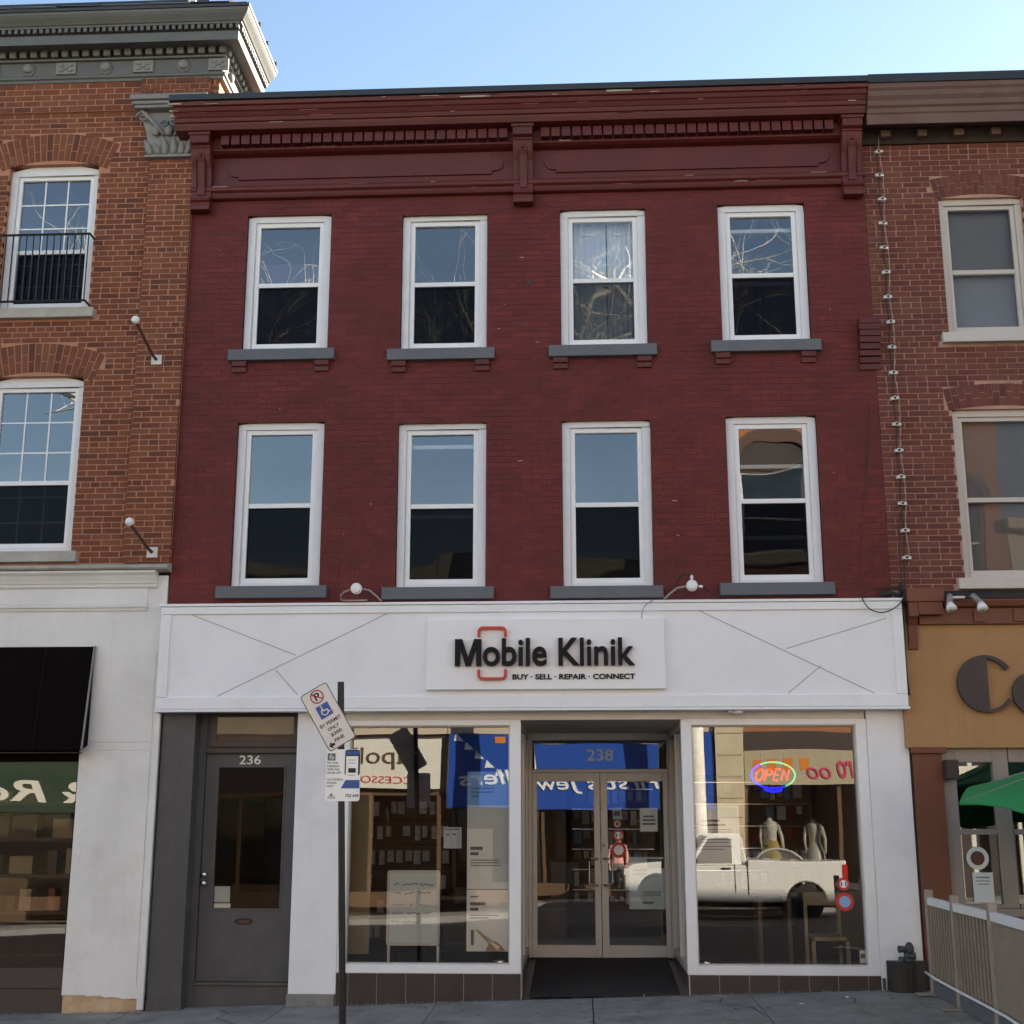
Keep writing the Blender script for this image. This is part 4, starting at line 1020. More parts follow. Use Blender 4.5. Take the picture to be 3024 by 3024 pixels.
boxo('window_sill', 'taupe_paint', right, 3.445, RX1, -.05, .12, .905, .978, bevel=.006); boxo('stall_riser', 'taupe_paint', right, 3.445, RX1, .03, .3, .1, .904)
boxo('shop_wall', 'brown_red_paint', right, 5.571, RX1, .02, .3, .978, 2.451)
mb = MB(); mb.box(3.2, 8.9, .31, 5.0, .2, 2.8); mb.f = [f for k, f in enumerate(mb.f) if k != 2]; mb.build('shop_room', 'room_dark', right)
# neighbour further right, outside the picture, shading the street
fb = thing('brick_building', 'long plain brick building further right along the row', 'building', (18,0,.5))
wall_with_holes('wall', 'right_mortar', fb, 9.05, 34, -.5, 9.8, 0, .4, [(10+i*2.2,11+i*2.2,4.4+2.6*j,6.1+2.6*j) for i in range(10) for j in range(2)])
for i in range(10):
    for j in range(2): boxo('window', 'tan_window', fb, 10+i*2.2, 11+i*2.2, .12, .2, 4.4+2.6*j, 6.1+2.6*j)
boxo('roof', 'dark_roof', fb, 9.05, 34, .4, 14, 9.6, 9.8); boxo('rear_wall', 'right_mortar', fb, 9.05, 34, 14, 14.3, -.5, 9.8)

# ================================================================== shop sign board
sg = thing('shop_sign', 'white sign board reading Mobile Klinik in raised black letters on the white band', 'sign', (-.336,-.15,3.0))
boxo('board', 'sign_board_white', sg, -1.497, .825, -.19, -.128, 3.014, 3.70, bevel=.004)
mw, mh, ms = .258, .262, .05
MB().prism([(-1.215+a, 3.238+b) for a, b in ((0,0),(0,mh),(.07,mh),(mw/2,.085),(mw-.07,mh),(mw,mh),(mw,0),(mw-ms,0),(mw-ms,mh*.70),(mw/2+.026,0),(mw/2-.026,0),(ms,mh*.70),(ms,0))], -.2445, -.1995).build('letter', 'black_letters', sg)
lettering('obile Klinik', 'black_letters', sg, -.942, .531, 3.234, 3.507, -.222, .045, 0.018, name='letter', per_letter=True)
lettering('BUY · SELL · REPAIR · CONNECT', 'black_letters', sg, -.655, .532, 3.107, 3.16, -.196, .010, 0.03, name='tagline')
def bracket_logo(x0, x1, zo, zi, s):
    # rounded U of a phone outline; s=+1 top piece, -1 bottom piece
    t = .026; r = .05; outer = []; inner = []
    n = 6
    outer = [(x0, zi)] + [(x0+r-r*math.cos(R(90*i/n)), zo-s*(r-r*math.sin(R(90*i/n)))) for i in range(n+1)] + [(x1-r+r*math.sin(R(90*i/n)), zo-s*(r-r*math.cos(R(90*i/n)))) for i in range(n+1)] + [(x1, zi)]
    r2 = r-t; xa, xb, zo2 = x0+t, x1-t, zo-s*t
    inner = [(xa, zi)] + [(xa+r2-r2*math.cos(R(90*i/n)), zo2-s*(r2-r2*math.sin(R(90*i/n)))) for i in range(n+1)] + [(xb-r2+r2*math.sin(R(90*i/n)), zo2-s*(r2-r2*math.cos(R(90*i/n)))) for i in range(n+1)] + [(xb, zi)]
    m = len(outer); mb = MB()
    V = [(x,-.232,z) for x,z in outer+inner] + [(x,-.19,z) for x,z in outer+inner]; F = []
    for i in range(m-1):
        F += [(i,i+1,i+1+m,i+m),(i+2*m,i+3*m,i+1+3*m,i+1+2*m),(i,i+2*m,i+1+2*m,i+1),(i+m,i+1+m,i+1+3*m,i+3*m)]
    F += [(0,m,3*m,2*m),(m-1,3*m-1,4*m-1,2*m-1)]
    mb.add(V,F); mb.build('phone_outline', 'red_logo', sg)
bracket_logo(-.996, -.71, 3.624, 3.525, 1); bracket_logo(-.996, -.71, 3.102, 3.203, -1)

# ================================================================== parking sign post
YP = -2.36
post = thing('parking_sign_post', 'black steel post with a tilted disabled-parking plate above a pay-by-phone plate', 'sign post', (-1.84, YP, gz(-1.84,YP)))
MB().tube([(-1.84,YP,gz(-1.84,YP)-.05),(-1.94,YP,2.866)], .027, 14).build('pole', 'black_pole', post, smooth=False)
for zz in (.9,.86,.82): MB().tube([(-1.872,YP-.03,zz),(-1.862,YP-.031,zz+.012)], .004, 5).build('pole_bolt', 'rust_brown', post)
sc = (-2.030, 2.584); ROT = R(30.5)
def rr(x0, x1, z0, z1, r, n=5):
    P = []
    for cx_, cz_, a0 in ((x1-r,z0+r,-90),(x1-r,z1-r,0),(x0+r,z1-r,90),(x0+r,z0+r,180)):
        P += [(cx_+r*math.cos(R(a0+90*i/n)), cz_+r*math.sin(R(a0+90*i/n))) for i in range(n+1)]
    return P
def rotp(P): return [(sc[0]+u*math.cos(ROT)-v*math.sin(ROT), sc[1]+u*math.sin(ROT)+v*math.cos(ROT)) for u, v in P]
ys = YP - .034
pl1 = MB().prism(rotp(rr(-.122,.122,-.257,.257,.025)), ys, ys+.003).build('sign_plate', 'sign_white', post)
pl1['label'] = 'tilted white disabled-parking plate'
MB().ring(rotp(rr(-.121,.121,-.256,.256,.025)), rotp(rr(-.115,.115,-.250,.250,.02)), ys-.0012, ys-.0004).build('sign_border', 'sign_black', pl1)
def circ(u, v, r, n=28): return [(u+r*math.cos(2*math.pi*i/n), v+r*math.sin(2*math.pi*i/n)) for i in range(n)]
lettering('P', 'sign_black', pl1, sc[0]-.022, sc[0]+.026, sc[1]+.155, sc[1]+.218, ys-.0012, .001, 0.02, name='sign_letter', rot=ROT, pivot=sc)
MB().ring(rotp(circ(0,.186,.056)), rotp(circ(0,.186,.046)), ys-.0016, ys-.0004).build('prohibition_ring', 'sign_red', pl1)
MB().prism(rotp([(-.037,.228),(-.044,.221),(.037,.144),(.044,.151)]), ys-.0026, ys-.0018).build('prohibition_bar', 'sign_red', pl1)
MB().prism(rotp(rect(-.055,.055,.003,.113)), ys-.0016, ys-.0004).build('symbol_square', 'sign_blue', pl1)
def wheelchair(fn, parent, s, ox, oz, y, mat='sign_white'):
    T = lambda P: fn([(ox+u*s, oz+v*s) for u, v in P])
    a = [(.0+.30*math.cos(R(t)), -.12+.30*math.sin(R(t))) for t in range(120,400,14)]; b = [(.0+.22*math.cos(R(t)), -.12+.22*math.sin(R(t))) for t in range(120,400,14)]
    MB().prism(T(a + b[::-1]), y-.001, y).build('wheelchair_symbol', mat, parent)
    MB().prism(T(circ(-.1,.38,.07,12)), y-.001, y).build('wheelchair_symbol', mat, parent)
    MB().prism(T([(-.15,.28),(-.06,.28),(-.03,.02),(.20,.02),(.32,-.22),(.42,-.18),(.42,-.25),(.28,-.32),(.15,-.06),(-.12,-.06)]), y-.0011, y).build('wheelchair_symbol', mat, parent)
wheelchair(rotp, pl1, .105, 0, .062, ys-.0018)
for body, v, hw, hh in (('BY PERMIT',-.045,.094,.0145),('ONLY',-.094,.05,.0145),('$300',-.145,.05,.0155),('FINE',-.196,.042,.0145)):
    lettering(body, 'sign_black', pl1, sc[0]-hw, sc[0]+hw, sc[1]+v-hh, sc[1]+v+hh, ys-.0012, .001, 0.022, name='sign_letter', rot=ROT, pivot=sc)
MB().prism(rotp([(-.103,-.215),(-.075,-.185),(-.075,-.205),(-.052,-.205),(-.052,-.225),(-.075,-.225),(-.075,-.245)]), ys-.0016, ys-.0004).build('arrow', 'sign_black', pl1)
y2 = YP - .030
pl2 = MB().prism(rr(-2.031,-1.757,1.921,2.325,.022), y2, y2+.0025).build('sign_plate', 'paper', post)
pl2['label'] = 'upright white and blue pay-by-phone plate'
MB().prism(rect(-2.022,-1.958,2.238,2.295), y2-.0012, y2-.0004).build('symbol_square', 'ink_grey', pl2)
wheelchair(lambda P: P, pl2, .05, -1.99, 2.268, y2-.0014, 'paper')
for body, z, xb in (('PAY FOR',2.212,-1.935),('PARKING',2.186,-1.928),('WITH THE',2.160,-1.924),('HONK APP',2.134,-1.91),('ACCESSIBLE',2.082,-1.893),('SPACES',2.056,-1.945),('ONLY',2.030,-1.965)):
    lettering(body, 'sign_black', pl2, -2.022, xb, z, z+.015, y2-.0008, .0008, 0.012, name='sign_letter')
MB().prism(rr(-1.882,-1.76,2.12,2.322,.02)[::1], y2-.0012, y2-.0004).build('phone_graphic', 'sign_black', pl2)
MB().prism(rect(-1.882,-1.762,2.285,2.31), y2-.0022, y2-.0013).build('phone_top', 'sign_blue', pl2)
MB().prism(rect(-1.872,-1.775,2.095,2.272), y2-.0024, y2-.0013).build('phone_screen', 'paper', pl2)
MB().prism(rect(-1.853,-1.792,2.142,2.178), y2-.0034, y2-.0025).build('phone_button', 'sign_black', pl2)
for z in (2.238,2.215,2.118): MB().prism(rect(-1.855,-1.797,z,z+.008), y2-.0034, y2-.0025).build('text_line', 'sign_grey', pl2)
MB().prism([(-1.91,2.02),(-1.76,2.02),(-1.76,2.085),(-1.872,2.085)], y2-.0012, y2-.0004).build('phone_hand', 'sign_blue', pl2)
lettering('702 640', 'sign_black', pl2, -1.872, -1.765, 1.952, 1.976, y2-.0008, .0008, 0.015, name='sign_letter')
MB().prism([(-1.985,1.985),(-1.968,1.962),(-2.002,1.962)], y2-.0012, y2-.0004).build('town_mark', 'ink_grey', pl2)
for z in (1.952,1.942): MB().prism(rect(-2.015,-1.952,z,z+.005), y2-.0012, y2-.0004).build('text_line', 'ink_grey', pl2)
boxo('sign_clamp', 'steel_pull', post, -1.97, -1.875, YP-.028, YP+.03, 2.53, 2.55)

# ================================================================== porcelain cleats and cables on the right wall
zs = [8.708 - i*(8.708-4.303)/16 for i in range(17)]
pos_words = ['topmost','second','third','fourth','fifth','sixth','seventh','eighth','ninth','tenth','eleventh','twelfth','thirteenth','fourteenth','fifteenth','sixteenth','lowest']
m1 = MB().prof([(-.05,-.016),(-.05,.006),(-.035,.018),(0,.018),(0,-.016)], -.042, .042).mesh('cleat'); m1.materials.append(MATS['porcelain'])
m2 = MB().lathe([(.013,0),(.013,.006)], (0,-.049,.002), 'Y', 10).mesh('screw_hole'); m2.materials.append(MATS['cable_dark'])
m3 = MB().ball((0,-.03,.012), .026, 1,.9,.6, 10).mesh('cleat_dome'); m3.materials.append(MATS['porcelain'])
for i, z in enumerate(zs):
    p = thing('wire_cleat', f'white porcelain wire cleat on the right brick wall, {pos_words[i]} of the seventeen' if i in (0,16) else f'white porcelain wire cleat on the right brick wall, {pos_words[i]} from the top', 'insulator', (3.235+random.uniform(-.008,.008), -.008, z), 'porcelain wire cleats running up the wall')
    p.rotation_euler = (0, R(random.uniform(-8,8)), 0)
    for me_, n_ in ((m1,'cleat'),(m3,'dome'),(m2,'screw_hole')):
        o = bpy.data.objects.new(n_, me_); COL.objects.link(o); o.parent = p
def cable(label, pts, r, mat, cat='cable', smooth=True, group=None, name='cable'):
    # Catmull-Rom through the points
    P = [Vector(p) for p in pts]; P = [P[0]*2-P[1]] + P + [P[-1]*2-P[-2]]; out = []
    for i in range(1, len(P)-2):
        for k in range(6):
            t = k/6; a,b,c,d = P[i-1],P[i],P[i+1],P[i+2]
            out.append(0.5*((2*b)+(c-a)*t+(2*a-5*b+4*c-d)*t*t+(3*b-a-3*c+d)*t**3))
    out.append(P[-2])
    o = MB().tube(out, r, 6).build(name, mat, None, smooth=smooth)
    return tag(o, label, cat, group)
cable('pair of thin dark wires held by the porcelain cleats', [(3.215,-.04,8.95)] + [(3.215+(.012 if i%2 else -.006),-.045,z) for i, z in enumerate(zs)] + [(3.20,-.06,4.1),(3.17,-.10,3.9)], .006, 'cable_dark')
cable('thin pale wire hanging between the porcelain cleats', [(3.25,-.05,8.9)] + [(3.256+(.01 if i%3 else -.012),-.05,z+.01) for i, z in enumerate(zs)], .0035, 'cable_light')
cable('thick dark cable looping over the right corner of the white band', [(3.20,-.05,4.75),(3.16,-.07,4.35),(3.15,-.12,4.05),(3.14,-.19,3.88),(3.05,-.20,3.78),(2.92,-.20,3.735),(2.80,-.20,3.78),(2.75,-.18,3.89),(2.82,-.10,3.96),(3.0,-.06,4.0),(3.12,-.05,4.0)], .006, 'cable_dark')
cable('thin dark cable dropping down the red wall to the white band', [(2.98,-.02,5.9),(2.90,-.02,5.2),(2.82,-.02,4.6),(2.76,-.03,4.1),(2.75,-.15,3.9)], .0028, 'cable_dark')
cable('black bundle of wires over the corner of the white band', [(2.95,-.05,3.93),(3.05,-.06,3.95),(3.14,-.06,3.93),(3.16,-.05,4.05)], .022, 'cable_dark')
cable('black cable running down beside the end of the white band', [(3.15,-.06,3.95),(3.145,-.10,3.6),(3.15,-.06,3.2),(3.16,-.08,2.95)], .011, 'cable_dark')
cable('white wire dangling over the top edge of the sign board', [(.72,-.17,3.88),(.66,-.185,3.84),(.62,-.20,3.78),(.605,-.205,3.70)], .005, 'cable_light')
# ================================================================== lamps over the white band
for xc, lab, kind in ((-2.195,'round white floodlight over the white band between the two left lower windows',0),(1.10,'round white floodlight over the white band between the two right lower windows',1)):
    g = thing('sign_floodlight', lab, 'lamp', (xc,-.2,3.89), 'round floodlights above the white band')
    MB().lathe([(.03,-.08),(.052,-.03),(.056,.0),(.056,.012),(.045,.016)], (xc,-.26,4.005), 'Y', 20).build('lamp_head', 'plastic_white', g)
    MB().lathe([(.046,0),(.046,.006),(.03,.012)], (xc,-.276,4.005), 'Y', 18).build('lens', 'globe_white', g, smooth=True)
    if kind == 0:
        MB().tube([(xc-.05,-.24,4.0),(xc-.12,-.22,3.985),(xc-.165,-.20,3.95),(xc-.16,-.19,3.905),(xc-.1,-.19,3.898),(xc+.1,-.19,3.90)], .009, 6).build('conduit', 'cable_light', g, smooth=True)
        MB().tube([(xc+.05,-.24,4.005),(xc+.12,-.22,3.995),(xc+.19,-.2,3.94),(xc+.24,-.19,3.89)], .009, 6).build('conduit', 'cable_light', g, smooth=True)
    else:
        for dx, dz in ((0,.08),(.085,-.01)): MB().ball((xc+dx,-.26,4.005+dz), .02, 1.2 if dx else .8, 1, .8 if dx else 1.4, 10).build('bulb', 'globe_white', g, smooth=True)
        MB().tube([(xc,-.25,4.10),(xc-.05,-.22,4.13),(xc-.11,-.18,4.11),(xc-.14,-.14,4.03),(xc-.16,-.1,3.95)], .008, 6).build('conduit', 'cable_dark', g, smooth=True)
        MB().tube([(xc-.05,-.25,4.0),(xc-.14,-.22,3.99),(xc-.22,-.19,3.93),(xc-.27,-.18,3.885)], .011, 6).build('conduit', 'cable_light', g, smooth=True)
        MB().tube([(xc+.10,-.25,3.995),(xc+.17,-.2,3.96),(xc+.26,-.17,3.89)], .007, 6).build('conduit', 'cable_dark', g, smooth=True)
g = thing('twin_floodlight', 'pair of silver spotlights on a bracket over the ochre fascia', 'lamp', (3.64,-.17,3.87))
boxo('mount', 'porcelain', g, 3.58, 3.72, -.24, -.16, 3.86, 3.885, bevel=.008)
for xa, xb in ((3.56,3.54),(3.78,3.83)):
    MB().tube([(xa,-.22,3.88),(xa,-.28,3.88),(xb,-.33,3.80)], [.02,.026,.03], 10).build('lamp_neck', 'capital_grey', g, smooth=True)
    MB().tube([(xb,-.33,3.80),(xb+.004,-.345,3.765),(xb+.008,-.36,3.735)], [.03,.045,.052], 14).build('lamp_shade', 'globe_white', g, smooth=True)
cam_t = thing('soffit_camera', 'small white dome under the white band above the right shop window', 'camera', (1.53,-.08,2.81))
MB().lathe([(.05,0),(.05,-.02),(.035,-.035),(.0,-.04)], (1.52,-.08,2.811), 'Z', 16).build('dome', 'plastic_white', cam_t, smooth=True)
boxo('arm', 'plastic_white', cam_t, 1.42, 1.49, -.09, -.06, 2.79, 2.811, bevel=.004)

# ================================================================== C and o of the cafe sign
cs = thing('cafe_sign', 'large plum-brown raised letters Co on the ochre fascia', 'sign', (4.0,-.06,2.75))
cx_, cz_, r_ = 3.893, 3.053, .275
pts = [(cx_+.015, cz_+r_)] + [(cx_+r_*math.cos(R(a)), cz_+r_*math.sin(R(a))) for a in range(92,270,8)] + [(cx_+.015, cz_-r_)]
up = [(cx_+r_*math.cos(R(a)), cz_+r_*math.sin(R(a))) for a in range(88,30,-6)]; upi = [(cx_+(r_-.03-.02*(88-a)/58)*math.cos(R(a)), cz_+(r_-.03-.02*(88-a)/58)*math.sin(R(a))) for a in range(88,30,-6)]
lo = [(cx_+r_*math.cos(R(a)), cz_+r_*math.sin(R(a))) for a in range(-88,-30,6)]; loi = [(cx_+(r_-.03)*math.cos(R(a)), cz_+(r_-.03)*math.sin(R(a))) for a in range(-88,-30,6)]
lc = MB().prism(pts, -.11, -.07).build('letter', 'plum_letters', cs, bevel=.003)
MB().prism(up + upi[::-1], -.109, -.071).build('letter_arc', 'plum_letters', lc); MB().prism(lo + loi[::-1], -.109, -.071).build('letter_arc', 'plum_letters', lc)
ox, oz, orr = 4.335, 2.958, .205
lo_ = MB().prism([(ox-.02, oz+orr)] + [(ox+orr*math.cos(R(a)), oz+orr*math.sin(R(a))) for a in range(96,266,8)] + [(ox-.02, oz-orr)], -.11, -.07).build('letter', 'plum_letters', cs, bevel=.003)
ro = [(ox+orr*math.cos(R(a)), oz+orr*math.sin(R(a))) for a in range(94,-95,-8)]; ri = [(ox+(orr-.028)*math.cos(R(a)), oz+(orr-.028)*math.sin(R(a))) for a in range(94,-95,-8)]
MB().prism(ro + ri[::-1], -.109, -.071).build('letter_arc', 'plum_letters', lo_)
sp = boxo('loudspeaker', 'speaker_brown', None, 3.44, 3.558, -.16, -.02, 2.155, 2.335, bevel=.01); tag(sp, 'dark brown wall speaker beside the top of the brown pier', 'speaker')

# ================================================================== patio fence, umbrella, wall box with hose connection
FX = 3.125
fn = thing('patio_fence', 'taupe patio fence with white top rail running toward the street', 'fence', (FX,-1.8,gz(FX,-1.8)))
fy = [-.42,-1.26,-2.30,-3.85]
ft = [1.10,1.095,1.09,1.065]
for i, y in enumerate(fy):
    zb = gz(FX,y); boxo('post', 'fence_grey', fn, FX-.032, FX+.032, y-.035, y+.035, zb+.02, ft[i]+.065, bevel=.004)
    boxo('post_foot', 'fence_grey', fn, FX-.16, FX+.16, y-.05, y+.05, zb, zb+.018, bevel=.003)
for i in range(3):
    ya, yb = fy[i]-.036, fy[i+1]+.036; za, zb = ft[i], ft[i+1]
    MB().add([(FX-.028,ya,za-.065),(FX+.028,ya,za-.065),(FX+.028,yb,zb-.065),(FX-.028,yb,zb-.065),(FX-.028,ya,za),(FX+.028,ya,za),(FX+.028,yb,zb),(FX-.028,yb,zb)],
             [(0,3,2,1),(4,5,6,7),(0,1,5,4),(1,2,6,5),(2,3,7,6),(3,0,4,7)]).build('top_rail', 'fence_white', fn, bevel=.004)
    if i < 2:
        n = 9 if i == 0 else 10
        for k in range(n):
            y = ya + (yb-ya)*(k+.5)/n; hw = abs(yb-ya)/n*.27
            boxo('slat', 'fence_slat', fn, FX-.012, FX+.012, y-hw, y+hw, .40, za-.066)
        boxo('back_panel', 'brown_metal', fn, FX+.03, FX+.036, yb, ya, .42, za-.066)
    else: boxo('board', 'fence_slat', fn, FX-.01, FX+.01, yb, ya, .36, zb-.066)
pts = [(FX-.045,-.30,.445),(FX-.045,-.6,.425),(FX-.045,-1.26,.405),(FX-.045,-2.0,.39),(FX-.045,-2.6,.375),(FX-.045,-3.3,.33),(FX-.03,-4.1,.26)]
MB().tube(pts, .012, 8).build('bottom_pipe', 'fence_white', fn, smooth=True)
MB().add([(FX-.02,-.42,.28),(FX+.02,-.42,.28),(FX+.02,-3.8,.20),(FX-.02,-3.8,.20),(FX-.02,-.42,.385),(FX+.02,-.42,.385),(FX+.02,-3.8,.31),(FX-.02,-3.8,.31)],
         [(0,3,2,1),(4,5,6,7),(0,1,5,4),(1,2,6,5),(2,3,7,6),(3,0,4,7)]).build('bottom_rail', 'slate_paint', fn, bevel=.003)
um = thing('patio_umbrella', 'bright green patio umbrella behind the fence, cut by right edge', 'umbrella', (4.52,-1.56,gz(4.52,-1.56)))
uc = Vector((4.52,-1.56,2.45)); V = [uc]; F = []; NS = 8
for k in range(NS):
    a = 2*math.pi*k/NS + R(22.5); e = Vector((uc.x-1.42*math.cos(a), uc.y+1.42*math.sin(a), 1.93)); V.append(e)
    V.append(Vector((uc.x-1.42*math.cos(a)*.99, uc.y+1.42*math.sin(a)*.99, 1.905)))
rim = []
for k in range(NS):
    for t in range(4):
        a0 = 2*math.pi*k/NS; a1 = 2*math.pi*(k+1)/NS; p0 = Vector((-math.cos(a0), math.sin(a0),0))*1.37; p1 = Vector((-math.cos(a1), math.sin(a1),0))*1.37
        q = p0.lerp(p1, t/4); sag = .05*math.sin(math.pi*t/4); rim.append((q, sag))
V = []; F = []; nr = len(rim)
for lv in range(6):
    s = lv/5
    for q, sag in rim: V.append(uc + q*max(s,.02) + Vector((0,0,-.53*s**1.08 + sag*s*s - .04*math.sin(math.pi*s))))
for q, sag in rim: V.append(uc + q*1.003 + Vector((0,0,-.53+sag-.022)))
for lv in range(6): F += [(lv*nr+i, lv*nr+(i+1)%nr, (lv+1)*nr+(i+1)%nr, (lv+1)*nr+i) for i in range(nr)]
TL = R(9)
V = [Vector((p.x, uc.y+(p.y-uc.y)*math.cos(TL)-(p.z-1.95)*math.sin(TL), 1.95+(p.y-uc.y)*math.sin(TL)+(p.z-1.95)*math.cos(TL))) for p in V]
o = MB().add(V,F).build('canopy', 'green_canvas', um, smooth=True); md = o.modifiers.new('t','SOLIDIFY'); md.thickness = .004
MB().tube([(4.52,-1.56,gz(4.52,-1.56)),(4.52,-1.56,2.47)], .02, 10).build('pole', 'fence_white', um); MB().lathe([(.25,0),(.25,.05),(.05,.09),(.04,.3)], (4.52,-1.56,gz(4.52,-1.56)), 'Z', 20).build('base', 'slate_paint', um)
for k in range(NS):
    a = 2*math.pi*k/NS; MB().tube([(uc.x,uc.y+.06,2.40),(uc.x-1.33*math.cos(a),uc.y+1.33*math.sin(a)*.99+.01,1.93+1.33*math.sin(a)*math.sin(TL))], .007, 5).build('rib', 'capital_grey', um)
lg = MB().ring([(3.86+.075*math.cos(t*math.pi/10), 2.035+.05*math.sin(t*math.pi/10)) for t in range(20)], [(3.86+.06*math.cos(t*math.pi/10), 2.035+.038*math.sin(t*math.pi/10)) for t in range(20)], 0, .004)
bxp = [(2.80,-.0)] + [(2.975-.185*math.cos(R(a)), -.05-.17*math.sin(R(a))) for a in range(0,181,15)] + [(3.15,-.0)]
wb = thing('metal_box', 'dark brown rounded metal box at the foot of the white pilaster', 'box', (2.97,-.1,gz(2.97,-.1)))
MB().plan(bxp, gz(2.9,-.1)-.02, .515).build('shell', 'brown_metal', wb, bevel=.004)
boxo('side_plate', 'brown_metal', wb, 3.151, 3.40, -.10, -.035, .22, .42)
boxo('pipe', 'hydrant_grey', wb, 2.752, 2.775, -.05, -.02, gz(2.75,0), .36)
fc = thing('hose_connection', 'grey two-way fire hose connection on top of the brown box', 'hydrant', (2.97,-.1,.515))
MB().lathe([(.06,0),(.06,.015),(.035,.03),(.04,.07),(.03,.10)], (2.98,-.10,.515), 'Z', 14).build('body', 'hydrant_grey', fc, smooth=True)
MB().ball((2.995,-.11,.625), .055, .8,.8,1.15, 12).build('clapper', 'hydrant_grey', fc, smooth=True)
for dx, dz in ((-.085,.625),(.06,.565)):
    MB().tube([(2.98,-.11,dz-.01),(2.98+dx*.6,-.13,dz),(2.98+dx,-.14,dz)], [.03,.028,.034], 12).build('outlet', 'hydrant_grey', fc, smooth=True)
MB().tube([(2.93,-.12,.53),(2.90,-.14,.535)], .03, 10).build('outlet_cap', 'hydrant_grey', fc)
# stickers in the cafe window
def poster(label, x0, x1, z0, z1, y, blocks, base='paper', lines=(), cat='poster'):
    p = boxo('poster', base, None, x0, x1, y, y+.0015, z0, z1); tag(p, label, cat)
    for (a,b,c,d,m) in blocks: boxo('printed_block', m, p, a, b, y-.0022, y-.0006, c, d)
    for (a,b,z,h) in lines: boxo('text_line', 'ink_grey', p, a, b, y-.004, y-.0026, z, z+h)
    return p
def decal(label, x, z, r, y, ring='sign_red', mid='paper'):
    p = MB().prism([(x+r*math.cos(t*math.pi/14), z+r*math.sin(t*math.pi/14)) for t in range(28)], y, y+.0012).build('decal', ring, None); tag(p, label, 'sticker', 'round door and window stickers')
    MB().prism([(x+r*.62*math.cos(t*math.pi/14), z+r*.62*math.sin(t*math.pi/14)) for t in range(28)], y-.002, y-.0006).build('decal_centre', mid, p)
    return p
d6 = decal('round brown badge sticker in the cafe window behind the umbrella', 3.72, 1.43, .105, .045, 'plastic_white', 'rust_brown')
MB().prism([(3.72+.045*math.cos(t*math.pi/14), 1.43+.03*math.sin(t*math.pi/14)) for t in range(28)], .040, .0425).build('decal_mark', 'brown_red_paint', d6)
pc = poster('grey printed notice under the round badge in the cafe window', 3.66, 3.85, 1.03, 1.30, .045, [], base='paper_grey', lines=[(3.69,3.82,1.25,.012),(3.69,3.82,1.22,.008),(3.70,3.81,1.19,.008)], cat='notice')
# door mat laid over the sloping entrance, litter
V = []; F = []
for j in range(13):
    y = .02 + 1.9*j/12
    for i in range(2): x = (-.51,.90)[i]; V.append((x, y, gz(x*.5+.1,0) + (.335-gz(.2,0))*y/2.0 + .012 + (.008 if j in (5,6) else 0)))
F = [(2*j,2*j+1,2*j+3,2*j+2) for j in range(12)]
o = MB().add(V,F).build('door_mat', 'entry_mat', None); md = o.modifiers.new('t','SOLIDIFY'); md.thickness = .01; tag(o, 'long dark brown entrance mat in front of the glass doors', 'mat')
rl = random.Random(3)
gum = MB()
for i in range(70):
    x, y, r = rl.uniform(-5.5,3.0), rl.uniform(-1.5,-.05), rl.uniform(.008,.022)
    z = gz(x,y)+.0045
    gum.add([(x+r*rl.uniform(.8,1.2)*math.cos(k*math.pi/4), y+r*math.sin(k*math.pi/4), z+.033*r*math.cos(k*math.pi/4)) for k in range(8)], [tuple(range(8))])
for pts in ([(-3.4,-.1),(-3.25,-.35),(-3.3,-.6),(-3.05,-.95),(-3.1,-1.3)], [(1.1,-.05),(1.25,-.3),(1.2,-.55),(1.45,-.8),(1.5,-1.2)], [(-1.2,-.4),(-.9,-.55),(-.65,-.5),(-.3,-.7)], [(2.2,-.3),(2.4,-.5),(2.35,-.75),(2.6,-1.1)]):
    V = []
    for (x,y) in pts:
        w_ = rl.uniform(.0025,.006); V += [(x-w_,y-w_*.5,gz(x,y)+.0048),(x+w_,y+w_*.5,gz(x,y)+.0048)]
    MB().add(V, [(2*i,2*i+1,2*i+3,2*i+2) for i in range(len(pts)-1)]).build('pavement_crack', 'concrete_joint', bed)
g_ = gum.build('gum_spots', 'concrete_joint', bed, kind='stuff')
grit = MB()
for i in range(900):
    x = rl.uniform(-6,3.2); y = -abs(rl.gauss(0,.05))-.005
    if -.6 < x < .98 and rl.random() < .6: continue
    r = rl.uniform(.002,.008); z = gz(x,y)+.003
    grit.add([(x-r,y-r,z),(x+r,y-r*.6,z),(x+r*.5,y+r,z),(x,y,z+r*1.2)], [(0,1,3),(1,2,3),(2,0,3)])
tag(grit.build('grit', 'grey_stone', bed), kind='stuff')
for i, (x, y, lab) in enumerate(((2.35,-.45,'small crumpled white paper on the pavement by the right window'),(.55,-.02,'tiny white scrap at the edge of the dark entrance mat'),(1.9,-.75,'small torn paper scrap lying on the pavement near the bottom edge'),(2.7,-.62,'brown leaf lying on the pavement near the patio fence'))):
    z = gz(x,y); s = .03 if i != 1 else .012
    V = [(x+rl.uniform(-s,s)*1.3, y+rl.uniform(-s,s), z+.003+rl.uniform(0,.015)) for _ in range(6)]
    o = MB().add(V, [(0,1,2),(0,2,3),(0,3,4),(0,4,5),(0,5,1)]).build('litter', 'paper' if i != 3 else 'rust_brown', None); tag(o, lab, 'litter')

